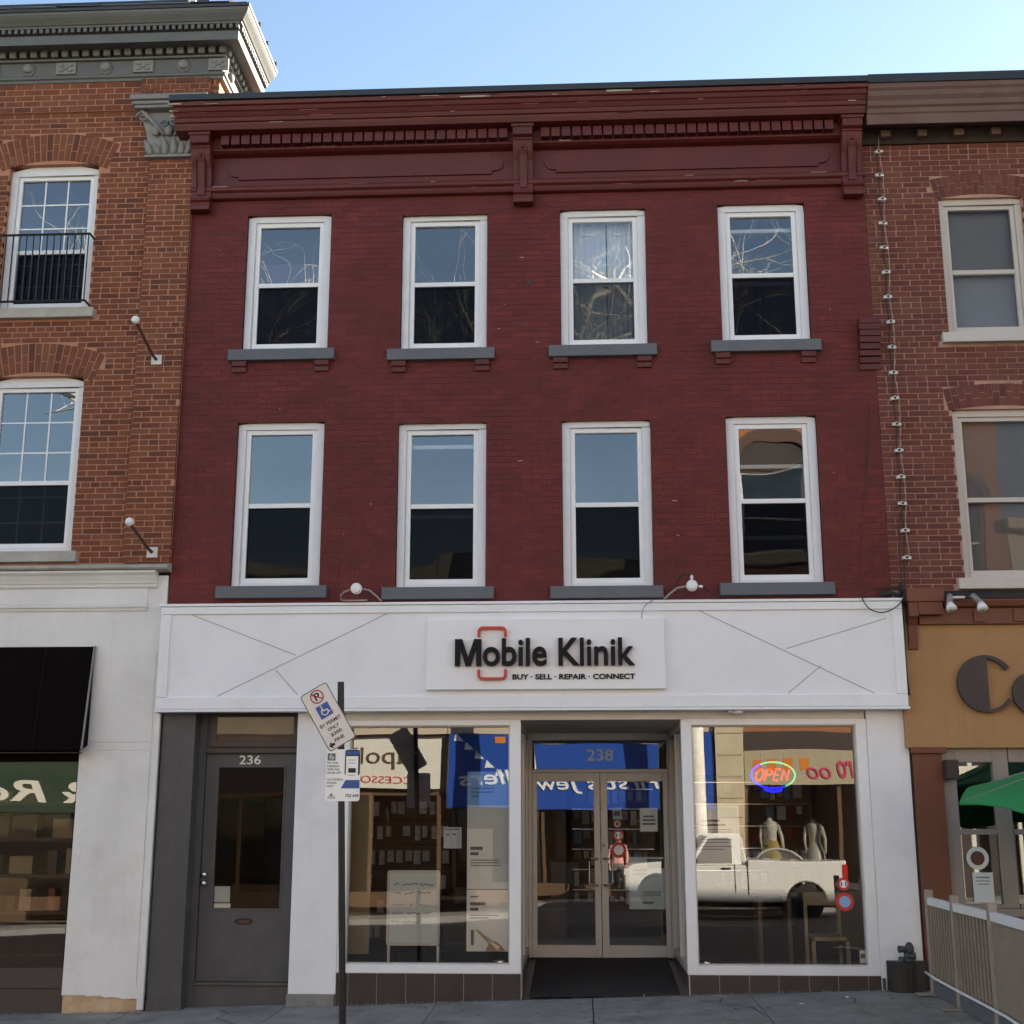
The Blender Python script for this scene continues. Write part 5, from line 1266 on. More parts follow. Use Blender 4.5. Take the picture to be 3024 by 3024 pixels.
# ================================================================== things in the shop windows
nb = thing('open_sign', 'glowing red OPEN neon sign with blue and green oval ring', 'neon sign', (1.87,.17,2.07))
def arc(cx0, cz0, rx, rz, a0, a1, y, n=24): return [(cx0+rx*math.cos(R(a0+(a1-a0)*i/n)), y, cz0+rz*math.sin(R(a0+(a1-a0)*i/n))) for i in range(n+1)]
MB().tube(arc(1.862,2.205,.21,.125,125,300,.16), .011, 6).build('neon_ring', 'neon_blue', nb, smooth=True)
MB().tube(arc(1.862,2.19,.16,.14,235,300,.165), .014, 6).build('neon_ring', 'neon_blue', nb, smooth=True)
MB().tube(arc(1.862,2.205,.21,.125,-58,124,.16), .009, 6).build('neon_ring', 'neon_green', nb, smooth=True)
def neon(P): MB().tube([(x,.155,z) for x, z in P], .0105, 6).build('neon_letter', 'neon_red', nb, smooth=True)
zb_, zt_ = 2.155, 2.26; sh = .03
S = lambda x, z: (x + sh*(z-zb_)/(zt_-zb_), z)
neon([S(1.715+.036*math.cos(R(a)), (zb_+zt_)/2+.052*math.sin(R(a))) for a in range(0,375,20)])
neon([S(1.775,zb_),S(1.775,zt_),S(1.80,zt_),S(1.826,zt_-.012),S(1.832,zt_-.032),S(1.822,zt_-.05),S(1.776,zt_-.055)])
neon([S(1.905,zb_),S(1.857,zb_),S(1.857,(zb_+zt_)/2),S(1.897,(zb_+zt_)/2),S(1.858,(zb_+zt_)/2),S(1.857,zt_),S(1.908,zt_)])
neon([S(1.935,zb_),S(1.935,zt_),S(1.99,zb_),S(1.99,zt_)])
boxo('backing', 'room_dark', nb, 1.67, 2.05, .185, .19, 2.07, 2.085); MB().tube([(1.75,.18,2.3),(1.75,.18,2.7)], .002, 4).build('chain', 'cable_dark', nb); MB().tube([(1.97,.18,2.3),(1.97,.18,2.7)], .002, 4).build('chain', 'cable_dark', nb)
ab = thing('a_frame_board', 'grey-framed whiteboard A-stand with handwriting in the left shop window', 'board', (-1.68,.6,.345))
boxo('board', 'whiteboard', ab, -1.905, -1.425, .44, .46, .61, 1.275)
MB().ring(rr(-1.928,-1.402,.587,1.298,.03), rr(-1.902,-1.428,.613,1.272,.012), .43, .465).build('board_frame', 'plastic_white', ab, bevel=.003)
for xa in (-1.915,-1.43): boxo('leg', 'plastic_white', ab, xa, xa+.025, .44, .465, .345, .586); MB().tube([(xa+.012,.47,1.2),(xa+.012,.95,.35)], .012, 6).build('leg', 'black_iron', ab)
rh = random.Random(8)
def scribble(x0, x1, z, h, parent, y, mat='ink_grey', r=.0035):
    pts = []; x = x0
    while x < x1: pts.append((x, y, z + rh.uniform(-h,h))); x += rh.uniform(.006,.014)
    MB().tube(pts, r, 4).build('handwriting', mat, parent)
for x0, x1, z in ((-1.86,-1.80,1.17),(-1.77,-1.62,1.17),(-1.60,-1.46,1.165),(-1.86,-1.78,1.085),(-1.75,-1.65,1.08),(-1.62,-1.49,1.085),(-1.70,-1.67,.975),(-1.87,-1.76,.89),(-1.73,-1.60,.885),(-1.57,-1.48,.89),(-1.88,-1.80,.81),(-1.76,-1.62,.805)): scribble(x0, x1, z, .014, ab, .437)
for xa, xb in ((-1.87,-1.75),(-1.61,-1.51)): MB().tube([(xa,.437,.97),(xb,.437,.968)], .0025, 4).build('handwriting', 'ink_grey', ab)
ps = poster('tall repair-services poster with a pale blue head in the left shop window', -1.112, -.70, .565, 2.243, .125,
       [(-1.112,-.70,1.92,2.243,'paper_blue'),(-.86,-.70,1.2,1.70,'paper_grey'),(-1.112,-.70,1.128,1.135,'ink_grey'),(-1.112,-.70,1.70,1.915,'paper_grey'),(-1.07,-1.04,.62,.76,'ink_grey')],
       lines=[(-1.08,-.84,2.075,.014),(-1.08,-.86,2.04,.014),(-1.08,-1.0,2.0,.014),(-1.08,-.96,1.50,.03),(-1.08,-1.0,1.45,.028),(-1.08,-.80,1.40,.008),(-1.08,-.80,1.375,.008),(-1.08,-.78,1.35,.008),(-1.08,-1.0,1.06,.012),(-1.08,-.93,.985,.03),(-1.08,-1.0,.935,.028),(-1.08,-.8,.89,.008),(-1.08,-.9,.865,.008)])
MB().tube([(-1.02,.118,.765),(-.92,.118,.68),(-.80,.118,.59)], [.006,.016,.03], 8).build('printed_tool', 'wood_light', ps)
MB().prism([(-.93,.57),(-.90,.63),(-.84,.66),(-.78,.62),(-.74,.57)], .1195, .121).build('printed_hand', 'skin', ps)
poster('large white price list poster at the left of the right shop window', 1.102, 1.512, 1.368, 1.92, .125, [(1.30,1.49,1.81,1.90,'paper_grey')],
       lines=[(1.14,1.33,1.765,.02),(1.14,1.38,1.725,.02),(1.14,1.44,1.69,.006),(1.14,1.44,1.665,.006),(1.14,1.30,1.62,.006),(1.14,1.44,1.595,.006),(1.14,1.40,1.57,.006),(1.14,1.44,1.53,.006),(1.14,1.36,1.505,.006)])
poster('small white card notice in the lower right corner of the right shop window', 2.585, 2.643, .478, .59, .125, [(2.595,2.635,.52,.56,'ink_grey')], cat='notice')
poster('white sheet taped high on the right glass door', .64, .837, 1.661, 1.914, DY+.022, [], lines=[(.68,.80,1.815,.018),(.67,.81,1.775,.018),(.67,.81,1.735,.018)], cat='notice')
poster('small grey hours sign at the top left of the right glass door', .343, .439, 1.793, 1.918, DY+.022, [(.355,.425,1.83,1.88,'ink_grey')], base='paper_grey', cat='notice')
poster('large pale poster with a dark corner label on the right glass door', .507, .905, .84, 1.39, DY+.022, [(.71,.895,1.27,1.37,'sign_black')], base='paper_grey', lines=[(.55,.70,1.24,.02),(.55,.70,1.20,.02),(.66,.86,1.02,.006),(.66,.86,1.0,.006),(.66,.84,.98,.006),(.65,.77,.90,.02)])
ks = poster('crooked white paper hanging in the middle of the left shop window', -1.42, -1.235, 1.50, 1.71, .9, [(-1.41,-1.26,1.685,1.695,'ink_grey')], lines=[(-1.40,-1.36,1.63,.012),(-1.33,-1.29,1.635,.012)], cat='notice')
d1 = decal('larger round red sticker on the right glass door', .402, 1.464, .085, DY+.005, 'red_logo'); 
d2 = decal('smaller round white sticker with red rim on the right glass door', .40, 1.62, .062, DY+.005, 'red_logo')
d3 = decal('tiny round sticker near the top of the right glass door', .391, 1.744, .036, DY+.005, 'paper_grey', 'red_logo')
d4 = decal('upper round white and red sticker in the right shop window', 2.466, 1.191, .058, .09, 'red_logo')
d5 = decal('lower round red sticker with blue centre in the right shop window', 2.47, 1.03, .085, .09, 'red_logo', 'paper_blue')
for d, x, z in ((d2,.40,1.62),(d4,2.466,1.191)):
    y = d.data.vertices[0].co.y
    yy = min(v.co.y for v in d.data.vertices)
    for dx in (-.02,.02): boxo('decal_mark', 'ink_grey', d, x+dx-.007, x+dx+.007, yy-.0036, yy-.0024, z-.02, z+.02)
# slatwall with hanging packages, olive panel, counter, chair, uplights
sl = thing('product_display', 'dark slatwall hung with small phone accessory packs at the left of the shop', 'display', (-2.2,2.5,.345))
boxo('panel', 'slatwall', sl, -2.70, -1.55, 3.0, 3.04, .45, 2.25)
for r in range(6):
    zz = 2.0 - r*.28
    boxo('slat_groove', 'room_dark', sl, -2.69, -1.56, 2.994, 2.999, zz+.06, zz+.07)
    x = -2.62
    while x < -1.62:
        wd = rh.uniform(.05,.085); hh = rh.uniform(.11,.17)
        if rh.random() < .8: boxo('package', 'package_grey' if rh.random() < .85 else 'package_red', sl, x, x+wd, 2.85, 2.90, zz-hh, zz)
        x += wd + rh.uniform(.015,.06)
def stock_wall(label, x0, x1, y, z0, z1, rows):
    t = thing('product_display', label, 'display', ((x0+x1)/2, y, .345))
    boxo('panel', 'slatwall', t, x0, x1, y, y+.03, z0, z1)
    for r in range(rows):
        zz = z1 - .12 - r*(z1-z0-.1)/rows; x = x0+.04
        boxo('shelf_rail', 'chrome', t, x0+.02, x1-.02, y-.012, y-.004, zz+.02, zz+.032)
        while x < x1-.12:
            wd = rh.uniform(.05,.11); hh = rh.uniform(.09,.2)
            if rh.random() < .85: boxo('package', rh.choice(('package_grey','package_grey','paper','package_red','paper_blue','wood_light')), t, x, x+wd, y-.09, y-.03, zz-hh, zz)
            x += wd + rh.uniform(.012,.05)
stock_wall('tall stock wall of small boxes at the back of the shop behind the doors', -.15, 1.0, 5.6, .6, 2.3, 6)
stock_wall('stock wall of small boxes at the back of the shop behind the right window', 1.25, 2.9, 4.2, .9, 2.35, 5)
op = boxo('window_panel', 'olive_panel', None, -2.335, -2.075, .30, .33, .52, 2.04); tag(op, 'tall olive panel standing at the left edge of the left shop window', 'panel')
ct = thing('counter', 'low brown service counter inside the shop behind the left window', 'counter', (-1.4,3.2,.345))
boxo('body', 'wood_dark', ct, -1.72, -1.0, 2.6, 3.3, .345, .90); boxo('top', 'wood_light', ct, -1.75, -.97, 2.57, 3.33, .901, .94)
ch = thing('wooden_chair', 'light wooden chair inside the right shop window', 'chair', (2.5,1.2,.345))
boxo('seat', 'wood_light', ch, 2.32, 2.64, 1.0, 1.4, .60, .64, bevel=.008)
for xa, ya, zt in ((2.29,.98,.60),(2.63,.98,.60),(2.29,1.4,1.05),(2.63,1.4,1.05)): boxo('leg', 'wood_light', ch, xa, xa+.035, ya, ya+.035, .345, zt)
boxo('backrest', 'wood_light', ch, 2.326, 2.629, 1.405, 1.43, .92, 1.05, bevel=.005)
tb = thing('side_table', 'dark wooden table inside the right shop window', 'table', (2.05,1.5,.345))
boxo('top', 'wood_dark', tb, 1.75, 2.2, 1.2, 1.7, 1.02, 1.06); boxo('panel', 'wood_dark', tb, 1.8, 1.84, 1.25, 1.65, .345, 1.02); boxo('panel', 'wood_dark', tb, 2.1, 2.14, 1.25, 1.65, .345, 1.02)
for x, lab in ((-.79,'small silver uplight in the right corner of the left shop window'),(1.165,'small silver uplight in the left corner of the right shop window')):
    g = thing('uplight', lab, 'lamp', (x,.2,.345), 'small uplights on the shop window floor')
    MB().lathe([(.03,0),(.03,.06),(.08,.075),(.085,.13),(.07,.15)], (x,.22,.345), 'Z', 18).build('head', 'chrome', g, smooth=True); boxo('base', 'plastic_white', g, x-.05, x+.05, .17, .27, .345, .352)

# ================================================================== the other side of the street (seen in the window glass)
FY = -20.6
M('stone_cream', (0.55, 0.47, 0.33), 0.85, 0.12, 2, 0.3, 40)
M('tan_wall', (0.55, 0.46, 0.35), 0.85, 0.15, 1.5, 0.3, 40)
M('orange_wall', (0.36, 0.15, 0.07), 0.85, 0.15, 2, 0.3, 40)
M('blue_fascia', (0.018, 0.075, 0.36), 0.4, 0.06, 2)
M('white_fascia', (0.75, 0.72, 0.62), 0.5, 0.04, 2)
M('green_awning', (0.032, 0.058, 0.035), 0.8, 0.08, 2)
M('truck_white', (0.78, 0.77, 0.72), 0.25, 0.02, 2, coat=0.5)
M('rubber', (0.02, 0.02, 0.02), 0.8, 0.1)
M('lamp_red', (0.5, 0.02, 0.02), 0.3, 0)
M('bark_pale', (0.85, 0.82, 0.74), 0.9, 0.2, 6, 0.4, 40)
M('pink_cloth', (0.70, 0.34, 0.31), 0.8, 0.08)
M('grey_cloth', (0.16, 0.14, 0.12), 0.85, 0.1)
M('hair_brown', (0.06, 0.035, 0.02), 0.7, 0.1)
M('script_pink', (0.55, 0.05, 0.12), 0.5, 0)
M('script_green', (0.3, 0.5, 0.08), 0.6, 0.3, 10)
M('mannequin', (0.68, 0.63, 0.55), 0.4, 0.03)
M('dress_print', (0.5, 0.35, 0.12), 0.8, 0.5, 14)
M('boutique_sign', (0.42, 0.36, 0.24), 0.6, 0.08)
glass('far_glass', 0.10, (0.8, 0.82, 0.8), 0.004)
def far_building(name, label, xa, xb, h, wallm, wins=(), shop=(None,)):
    b = thing(name, label, 'building', ((xa+xb)/2, FY, gz((xa+xb)/2, FY)))
    wall_with_holes('wall', wallm, b, xa, xb, 3.95, h, FY-.4, FY, [(a,bb,c,d) for a,bb,c,d in wins])
    boxo('cornice', 'stone_cream', b, xa, xb, FY-.3, FY+.28, h-.35, h-.02, bevel=.03)
    boxo('roof', 'dark_roof', b, xa, xb, FY-10, FY-.3, h-.3, h)
    boxo('rear_wall', wallm, b, xa, xb, FY-10.2, FY-10, -1, h)
    for (a,bb,c,d) in wins:
        w = MB().ring(rect(a,bb,c,d), rect(a+.08,bb-.08,c+.08,d-.08), FY-.2, FY-.1).build('window', 'white_casing', b)
        MB().add([(a+.08,FY-.15,c+.08),(bb-.08,FY-.15,c+.08),(bb-.08,FY-.15,d-.08),(a+.08,FY-.15,d-.08)],[(0,1,2,3)]).build('pane', 'far_glass', w)
        boxo('meeting_rail', 'white_casing', w, a+.08, bb-.08, FY-.19, FY-.11, (c+d)/2-.03, (c+d)/2+.03)
        boxo('sill', 'stone_cream', w, a-.12, bb+.12, FY-.15, FY+.1, c-.16, c-.002)
    mb = MB(); mb.box(xa+.1, xb-.1, FY-6, FY-.42, 4.2, h-.4); mb.f = [f for k, f in enumerate(mb.f) if k != 4]; mb.build('room', 'room_dark', b)
    return b
def shopfront(b, xa, xb, z0, z1, wallm='room_brown', posts=3):
    mb = MB(); mb.box(xa, xb, FY-4, FY-.12, -.9, 2.9); mb.f = [f for k, f in enumerate(mb.f) if k != 4]; mb.build('shop_room', wallm, b)
    w = MB()
    for i in range(posts+1):
        x = xa + (xb-xa)*i/posts; w.box(x-.05, x+.05, FY-.12, FY-.02, z0, z1)
    w.box(xa, xb, FY-.121, FY-.021, z0-.35, z0); w.box(xa, xb, FY-.119, FY-.019, z1, z1+.1)
    w = w.build('display_window', 'wood_dark', b)
    MB().add([(xa,FY-.07,z0),(xb,FY-.07,z0),(xb,FY-.07,z1),(xa,FY-.07,z1)],[(0,1,2,3)]).build('pane', 'far_glass', w)
# jeweller with the blue fascia
jw = far_building('shop_building', 'low tan building with a long blue jeweller fascia across the street', -3.42, 3.36, 8.6, 'tan_wall', [(-2.9+i*2.3,-1.7+i*2.3,4.9,7.2) for i in range(3)])
shopfront(jw, -3.2, 3.2, .15, 2.1)
boxo('fascia', 'blue_fascia', jw, -3.36, 3.30, FY-.1, FY+.12, 2.12, 3.93)
boxo('fascia_back', 'tan_wall', jw, -3.42, 3.36, FY-.4, FY-.101, 2.1, 3.949)
lettering("First's Jewellers", 'globe_white', jw, 2.15, -3.08, 2.55, 3.05, FY+.13, .04, .01, .2, face=1, name='fascia_letter', per_letter=True)
lettering('B', 'globe_white', jw, 3.05, 2.80, 2.68, 3.05, FY+.13, .04, .02, face=1, name='fascia_letter')
for i in range(5): MB().prism([(-3.25+.28*i,3.75-.22*i),(-2.98+.28*i,3.75-.22*i),(-3.2+.28*i,3.95-.22*i)], FY+.121, FY+.13).build('bunting_flag', 'globe_white', jw)
boxo('orange_plate', 'orange_sign', jw, -2.12, -1.85, FY+.121, FY+.13, 3.72, 3.88)
for x in (-2.6,-.9,1.4): boxo('showcase', 'globe_white', jw, x, x+.8, FY-1.2, FY-.6, -.3, .75)
# boutique in the taller brick building
bq = far_building('shop_building', 'tall orange brick building with arched upper windows across the street', 3.38, 11.0, 13.2, 'orange_wall', [(4.5+i*2.3,5.9+i*2.3,7.6,10.0) for i in range(3)] + [(4.5+i*2.3,5.8+i*2.3,4.6,6.6) for i in range(3)])
for i in range(3):
    xm = 5.2+i*2.3
    MB().prism([(xm-.95,10.0),(xm-.7,10.0)] + [(xm-.7*math.cos(R(t)), 10.0+.5*math.sin(R(t))) for t in range(0,181,15)] + [(xm+.95,10.0)] + [(xm+.95*math.cos(R(t)), 10.0+.78*math.sin(R(t))) for t in range(0,181,15)], FY, FY+.08).build('arch', 'rust_brown', bq)
    MB().prism([(xm-.69,10.0)] + [(xm-.69*math.cos(R(t)), 10.0+.49*math.sin(R(t))) for t in range(15,180,15)] + [(xm+.69,10.0)], FY-.002, FY+.02).build('arch_fill', 'room_dark', bq)
pst = boxo('stone_pier', 'stone_cream', bq, 3.38, 4.06, FY-.3, FY+.10, -.5, 4.4)
for k in range(9): boxo('stone_joint', 'rust_brown', bq, 3.42, 4.02, FY+.101, FY+.104, -.1+.5*k, -.085+.5*k)
shopfront(bq, 4.1, 8.6, -.05, 2.75, 'room_dark', 2)
boxo('fascia', 'boutique_sign', bq, 4.08, 8.8, FY-.1, FY+.08, 2.72, 3.50); boxo('fascia_top', 'brown_paint_dark', bq, 4.08, 8.8, FY-.1, FY+.05, 3.51, 3.949); boxo('wall_low', 'stone_cream', bq, 8.65, 9.3, FY-.4, FY+.05, -.6, 3.949); boxo('shop_gap', 'room_dark', bq, 9.3, 11, FY-1.2, FY-.5, -.6, 3.949)
for x in (9.6,10.2,10.7): boxo('glazing_post', 'white_fascia', bq, x, x+.09, FY-.3, FY-.2, -.6, 3.2)
boxo('glazing_head', 'white_fascia', bq, 9.3, 11, FY-.35, FY-.15, 2.6, 3.1)
lettering('ro', 'script_pink', bq, 6.75, 6.30, 2.85, 3.25, FY+.09, .02, .01, .3, face=1, name='fascia_letter'); lettering('oo', 'script_pink', bq, 6.15, 5.6, 2.85, 3.1, FY+.09, .02, 0, .3, face=1, name='fascia_letter')
for i in range(4): boxo('orange_print', 'orange_sign', bq, 4.3+i*.38, 4.52+i*.38, FY+.081, FY+.084, 3.05, 3.3)
for x, lab, skirt in ((4.78,'shop mannequin in a patterned skirt in the boutique window across the street','dress_print'),(5.78,'shop mannequin in a pale dress in the boutique window across the street','mannequin')):
    mq = thing('mannequin', lab, 'mannequin', (x,FY-.6,-.3))
    zc = 1.15
    MB().lathe([(.05,.62),(.06,.55),(.17,.50),(.18,.40),(.14,.2),(.13,.08),(.17,-.05),(.20,-.15),(.16,-.5)], (x,FY-.6,zc+.1), 'Z', 16).build('torso', 'mannequin', mq, smooth=True)
    MB().lathe([(.14,.12),(.22,-.1),(.30,-.5),(.33,-.62)], (x,FY-.6,zc+.05), 'Z', 16).build('skirt', skirt, mq, smooth=True)
    for s in (-1,1): MB().tube([(x+s*.18,FY-.6,zc+.55),(x+s*.25,FY-.58,zc+.25),(x+s*.24,FY-.52,zc-.1)], [.045,.04,.03], 8).build('arm', 'mannequin', mq, smooth=True)
    MB().tube([(x,FY-.6,-.3),(x,FY-.6,zc-.3)], .02, 8).build('stand', 'chrome', mq)
hp = thing('display_hoop', 'large pale oval display frame standing in the boutique window across the street', 'display', (4.9,FY-.4,-.3))
MB().tube([(4.9+.62*math.cos(R(a)), FY-.4, .62+.52*math.sin(R(a))) for a in range(0,361,15)], .03, 8).build('hoop', 'globe_white', hp, smooth=True)
MB().prism([(4.9+.6*math.cos(R(a)), .62+.5*math.sin(R(a))) for a in range(0,360,20)], FY-.43, FY-.42).build('backing', 'grey_cloth', hp)
boxo('foot', 'chrome', hp, 4.75, 5.05, FY-.5, FY-.3, -.45, .1)
boxo('card', 'script_green', hp, 4.5, 4.75, FY-.36, FY-.35, .4, .65)
# white fascia shop
ap = far_building('shop_building', 'pale building with a white lettered shop fascia across the street', -10.6, -3.44, 8.5, 'tan_wall', [(-10.0+i*2.3,-8.8+i*2.3,4.9,7.2) for i in range(3)])
shopfront(ap, -10.4, -3.6, .1, 2.45, 'room_brown', 4)
boxo('wall_low', 'brown_paint_dark', ap, -10.6, -3.44, FY-.35, FY-.1, 2.55, 3.949)
boxo('fascia', 'white_fascia', ap, -6.35, -3.58, FY-.1, FY+.16, 2.62, 3.82)
lettering('apollo', 'wood_dark', ap, -4.35, -6.15, 3.08, 3.62, FY+.165, .02, 0, face=1, name='fascia_letter', per_letter=True); lettering('ACCESSORIES', 'red_logo', ap, -4.0, -6.2, 2.74, 2.92, FY+.165, .01, 0, face=1, name='fascia_letter')
# green awning shop further left
ga = far_building('shop_building', 'brick building with a green lettered awning across the street', -19.5, -10.62, 8.4, 'orange_wall', [(-18.8+i*2.3,-17.6+i*2.3,4.9,7.2) for i in range(4)])
shopfront(ga, -19.2, -10.8, .0, 2.6, 'room_brown', 4)
boxo('wall_low', 'orange_wall', ga, -19.5, -10.62, FY-.35, FY-.13, 2.7, 3.949)
MB().prof([(FY,3.5),(FY+.9,2.95),(FY+.9,2.05),(FY+.87,2.05),(FY+.87,2.9),(FY,3.45)], -18.5, -11.0).build('awning', 'green_awning', ga)
lettering('& Ro', 'white_fascia', ga, -11.9, -15.0, 2.30, 2.80, FY+.91, .01, .02, .2, face=1, name='awning_letter', per_letter=True)
fr2 = far_building('shop_building', 'plain tan building at the far right across the street', 11.02, 26, 9.5, 'tan_wall', [(11.8+i*2.6,13.0+i*2.6,5.2,7.6) for i in range(5)])
boxo('wall_low', 'tan_wall', fr2, 11.02, 26, FY-.4, FY, 2.9, 3.949); boxo('shop_gap', 'room_dark', fr2, 11.02, 26, FY-1.5, FY-.6, -.5, 2.9)
for i in range(9): boxo('glazing_post', 'white_fascia', fr2, 11.1+i*1.6, 11.3+i*1.6, FY-.3, FY-.15, -.5, 2.9)
fl2 = far_building('shop_building', 'plain pale building at the far left across the street', -34, -19.52, 9.0, 'stone_cream', [(-33+i*2.6,-31.8+i*2.6,5.2,7.6) for i in range(5)])
boxo('wall_low', 'stone_cream', fl2, -34, -19.52, FY-.4, FY, -1.5, 3.949)

# ---- parked white pickup
TX, TY = 3.3, -17.2
tz = gz(TX, TY) - .13
tk = thing('pickup_truck', 'white regular-cab pickup truck parked across the street', 'pickup', (TX, TY, tz))
def TP(P): return [(TX + a, tz + b) for a, b in P]
def wheelcut(xc, r=.43, z=.36, n=10): return [(xc + r*math.cos(R(180-180*i/n)), z + r*math.sin(R(180-180*i/n))) for i in range(n+1)]
half = .93
# the truck points to -X; profile from front bumper to tail
lower = [(-2.25,.42)] + wheelcut(-1.55) + wheelcut(1.42) + [(2.35,.46),(2.35,.98),(2.33,1.23),(.28,1.20),(.26,1.08),(-1.02,1.08),(-1.15,1.10),(-2.1,1.03),(-2.27,.9)]
MB().prism(TP(lower), TY-half, TY+half).build('body', 'truck_white', tk, bevel=.03)
cabp = [(-1.05,1.08),(.27,1.08),(.26,1.2),(.17,1.68),(.05,1.75),(-.42,1.755),(-.60,1.70)]
MB().prism(TP(cabp), TY-half+.07, TY+half-.07).build('cab', 'truck_white', tk, bevel=.03)
for s in (-1,1):
    yy = TY + s*(half-.066)
    MB().prism(TP([(-.88,1.12),(-.06,1.12),(-.06,1.60),(-.16,1.66),(-.56,1.64)]), yy-.008*s, yy+.006*s).build('side_window', 'awning_black', tk)
    MB().prism(TP([(-.02,.55),(-.005,.55),(-.005,1.12),(-.02,1.12)]), TY+s*(half+.001)-.002, TY+s*(half+.004)+.002).build('door_gap', 'sign_black', tk)
    MB().prism(TP([(.25,.5),(.275,.5),(.275,1.2),(.25,1.2)]), TY+s*(half+.001)-.002, TY+s*(half+.004)+.002).build('bed_gap', 'sign_black', tk)
    MB().prism(TP([(-.30,.99),(-.10,.99),(-.10,1.03),(-.30,1.03)]), TY+s*half-.02, TY+s*(half+.025)).build('door_handle', 'sign_black', tk, bevel=.01)
    MB().prism(TP([(2.24,.86),(2.36,.86),(2.36,1.15),(2.24,1.15)]), TY+s*(half-.1), TY+s*(half+.006)).build('tail_lamp', 'lamp_red', tk)
    MB().prism(TP([(-2.29,.78),(-2.12,.80),(-2.1,.95),(-2.28,.93)]), TY+s*(half-.3), TY+s*(half+.004)).build('headlight', 'globe_white', tk)
    for xc in (-1.55,1.42):
        c = (TX+xc, TY+s*(half-.13), tz+.36)
        wv = MB().lathe([(.22,-.11),(.34,-.11),(.36,-.08),(.36,.08),(.34,.11),(.22,.11)], c, 'Y', 28).build('wheel', 'rubber', tk); MB().lathe([(.21,.0),(.21,.10),(.1,.075),(.05,.09)] if s < 0 else [(.21,0),(.21,-.10),(.1,-.075),(.05,-.09)], c, 'Y', 20).build('rim', 'chrome', wv)
boxo('windscreen', 'awning_black', tk, TX-1.0, TX-.63, TY-.75, TY+.75, tz+1.15, tz+1.60)
boxo('rear_bumper', 'chrome', tk, TX+2.36, TX+2.46, TY-.85, TY+.85, tz+.45, tz+.62, bevel=.02); boxo('front_bumper', 'chrome', tk, TX-2.36, TX-2.26, TY-.88, TY+.88, tz+.42, tz+.66, bevel=.02)
boxo('underbody', 'sign_black', tk, TX-2.1, TX+2.2, TY-.6, TY+.6, tz+.25, tz+.5)

# ---- bare street trees, sunlit pale branches high over the roofs
def bare_tree(label, x, y, h0, seed, reach=4.5):
    rt = random.Random(seed)
    t = thing('bare_tree', label, 'tree', (x, y, gz(x,y)), 'bare street trees across the road')
    trunk = [(x, y, gz(x,y)-.1), (x+.05, y, 4), (x-.05, y+.05, 8), (x, y, h0)]
    MB().tube(trunk, [.26,.22,.19,.15], 10).build('trunk', 'bark_pale', t, smooth=True)
    mb = MB()
    def grow(p, d, ln, r, lv):
        pts = [p]; rs_ = [r]; q = p.copy(); dd = d.copy(); n = 5
        for i in range(n):
            dd = (dd + Vector((rt.uniform(-.22,.22), rt.uniform(-.22,.22), rt.uniform(-.12,.16)))).normalized()
            q = q + dd*ln/n; pts.append(q.copy()); rs_.append(r*(1-.6*(i+1)/n))
        mb.tube(pts, rs_, 5 if lv else 7, caps=False)
        if lv >= 4: return
        for i in range(2, n+1):
            for _ in range(1 if lv < 2 else rt.choice((0,1,1))):
                a = Vector((rt.uniform(-1,1), rt.uniform(-1,1), rt.uniform(-.25,.7))).normalized()
                grow(pts[i], (dd*.6+a*.8).normalized(), ln*rt.uniform(.45,.68), rs_[i]*.62, lv+1)
    for k in range(8):
        a = 2*math.pi*k/8 + rt.uniform(-.4,.4)
        grow(Vector((x,y,h0-.1*k)), Vector((math.cos(a), math.sin(a)*.7, .45)).normalized(), reach*rt.uniform(.7,1), .085, 0 if k % 2 else 1)
    mb.build('crown', 'bark_pale', t, smooth=True)
bare_tree('tall bare tree with pale branches standing opposite the left windows', -11.1, -19.3, 12.6, 1)
bare_tree('tall bare tree with pale branches standing opposite the middle windows', -1.5, -19.3, 12.4, 2, 4.8)
bare_tree('tall bare tree with pale branches standing opposite the right windows', 2.75, -19.4, 12.8, 5, 4.0)

# ---- passer-by across the street: one continuous skinned figure
pe = thing('person', 'standing person in a pink top and grey trousers on the far pavement', 'person', (.95, -19.7, gz(.95,-19.7)))
g0 = gz(.95,-19.7)
J = {'pel':(0,0,.95),'waist':(0,.0,1.1),'chest':(0,0,1.33),'neck':(0,.0,1.5),'head':(0,.02,1.62),'crown':(0,.015,1.72),
     'hl':(.1,0,.9),'kl':(.12,.02,.5),'al':(.13,-.02,.09),'tl':(.14,.13,.03),'hr':(-.1,0,.9),'kr':(-.1,.05,.5),'ar':(-.1,-.03,.09),'tr':(-.11,.12,.03),
     'sl':(.17,0,1.4),'el':(.24,-.02,1.13),'wl':(.22,.08,.9),'hdl':(.21,.1,.82),'sr':(-.17,0,1.4),'er':(-.24,-.02,1.13),'wr':(-.2,.1,.92),'hdr':(-.18,.12,.84)}
RD = {'pel':.15,'waist':.125,'chest':.15,'neck':.055,'head':.095,'crown':.075,'hl':.1,'kl':.065,'al':.045,'tl':.035,'hr':.1,'kr':.065,'ar':.045,'tr':.035,'sl':.065,'el':.045,'wl':.03,'hdl':.035,'sr':.065,'er':.045,'wr':.03,'hdr':.035}
ED = [('pel','waist'),('waist','chest'),('chest','neck'),('neck','head'),('head','crown'),('pel','hl'),('hl','kl'),('kl','al'),('al','tl'),('pel','hr'),('hr','kr'),('kr','ar'),('ar','tr'),('chest','sl'),('sl','el'),('el','wl'),('wl','hdl'),('chest','sr'),('sr','er'),('er','wr'),('wr','hdr')]
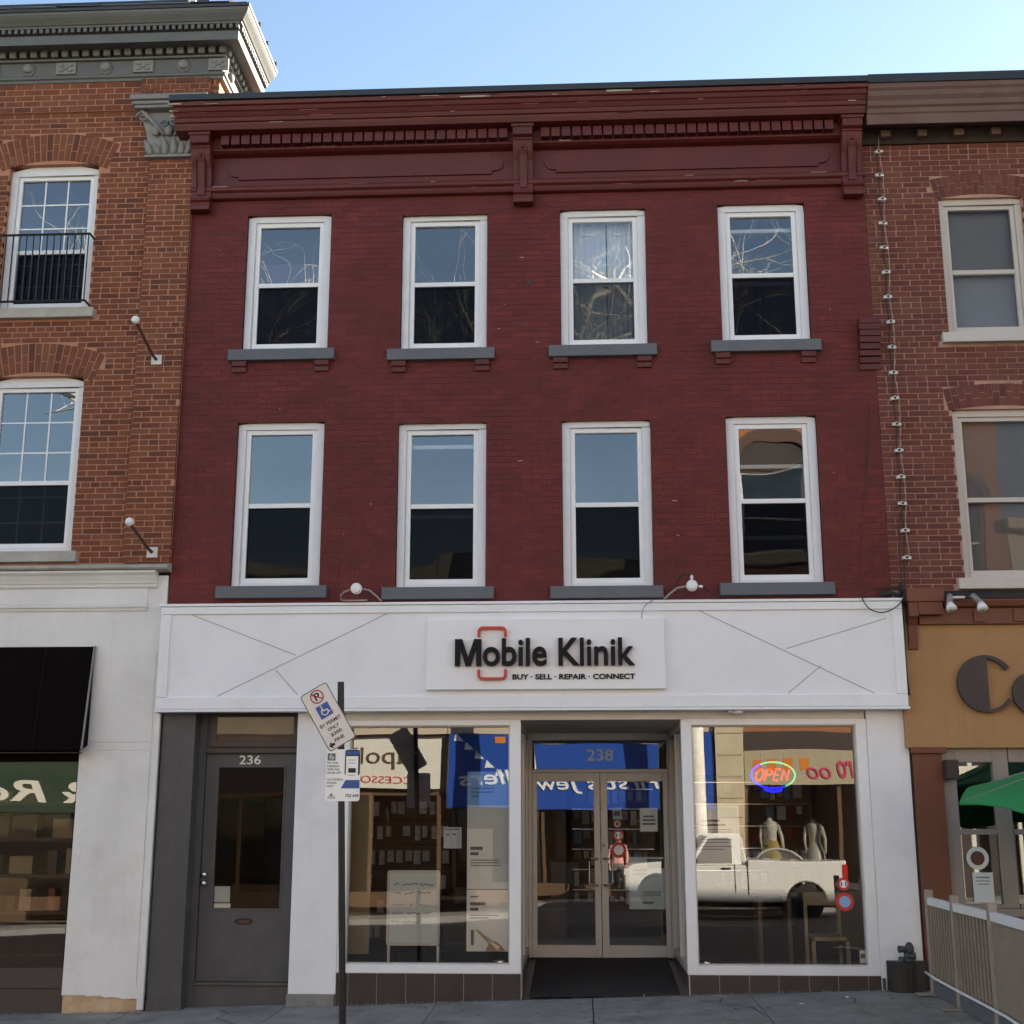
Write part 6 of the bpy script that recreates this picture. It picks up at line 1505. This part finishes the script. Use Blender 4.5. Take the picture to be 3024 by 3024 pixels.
names = list(J); me = bpy.data.meshes.new('body'); verts = [tuple(Vector(J[n]) + Vector((.95,-19.7,g0))) for n in names]; edges = [(names.index(a), names.index(b)) for a, b in ED]
for base, sx in (('hdl',1),('hdr',-1)):
    for k in range(5):
        p = Vector(verts[names.index(base)]); q = p + Vector((sx*(.02-.010*k), .012*(k-2)+.01, -.06 if k else -.02)); i = len(verts); verts.append(tuple(q)); edges.append((names.index(base), i)); names.append(base+str(k)); RD[base+str(k)] = .009
me.from_pydata(verts, edges, [])
ob = bpy.data.objects.new('body', me); COL.objects.link(ob)
md = ob.modifiers.new('skin','SKIN')
for i, n in enumerate(names):
    sv = me.skin_vertices[0].data[i]; sv.radius = (RD[n], RD[n]*(.8 if n in ('pel','waist','chest') else 1)); sv.use_root = (n == 'pel')
ss = ob.modifiers.new('sub','SUBSURF'); ss.levels = 2; ss.render_levels = 2
bpy.context.view_layer.update(); dg = bpy.context.evaluated_depsgraph_get()
m2_ = bpy.data.meshes.new_from_object(ob.evaluated_get(dg)); ob.modifiers.clear(); ob.data = m2_
m2_.materials.clear()
for mn in ('skin','pink_cloth','grey_cloth','globe_white'): m2_.materials.append(MATS[mn])
for p in m2_.polygons:
    z = p.center.z - g0; hand = z < .93 and abs(p.center.x-.95) > .155 and z > .7
    p.material_index = 3 if z < .1 else 0 if hand else 2 if z < .98 else 1 if z < 1.47 else 0; p.use_smooth = True
ob.parent = pe; ob.matrix_parent_inverse = parent_inv(pe)
hc = Vector((.95,-19.7,g0))
MB().ball(hc+Vector((0,-.02,1.68)), .115, 1,1.05,1.0, 14).build('hair', 'hair_brown', pe, smooth=True)
for s in (-1,1): MB().ball(hc+Vector((s*.035,.108,1.645)), .012, n=8).build('eye', 'sign_black', pe)
MB().ball(hc+Vector((0,.118,1.615)), .016, .8,1,1.3, 8).build('nose', 'skin', pe, smooth=True); MB().ball(hc+Vector((0,.105,1.575)), .02, 1.3,.5,.4, 8).build('mouth', 'sign_red', pe)
for s in (-1,1): MB().ball(hc+Vector((s*.1,.02,1.63)), .025, .4,.8,1.2, 8).build('ear', 'skin', pe, smooth=True)
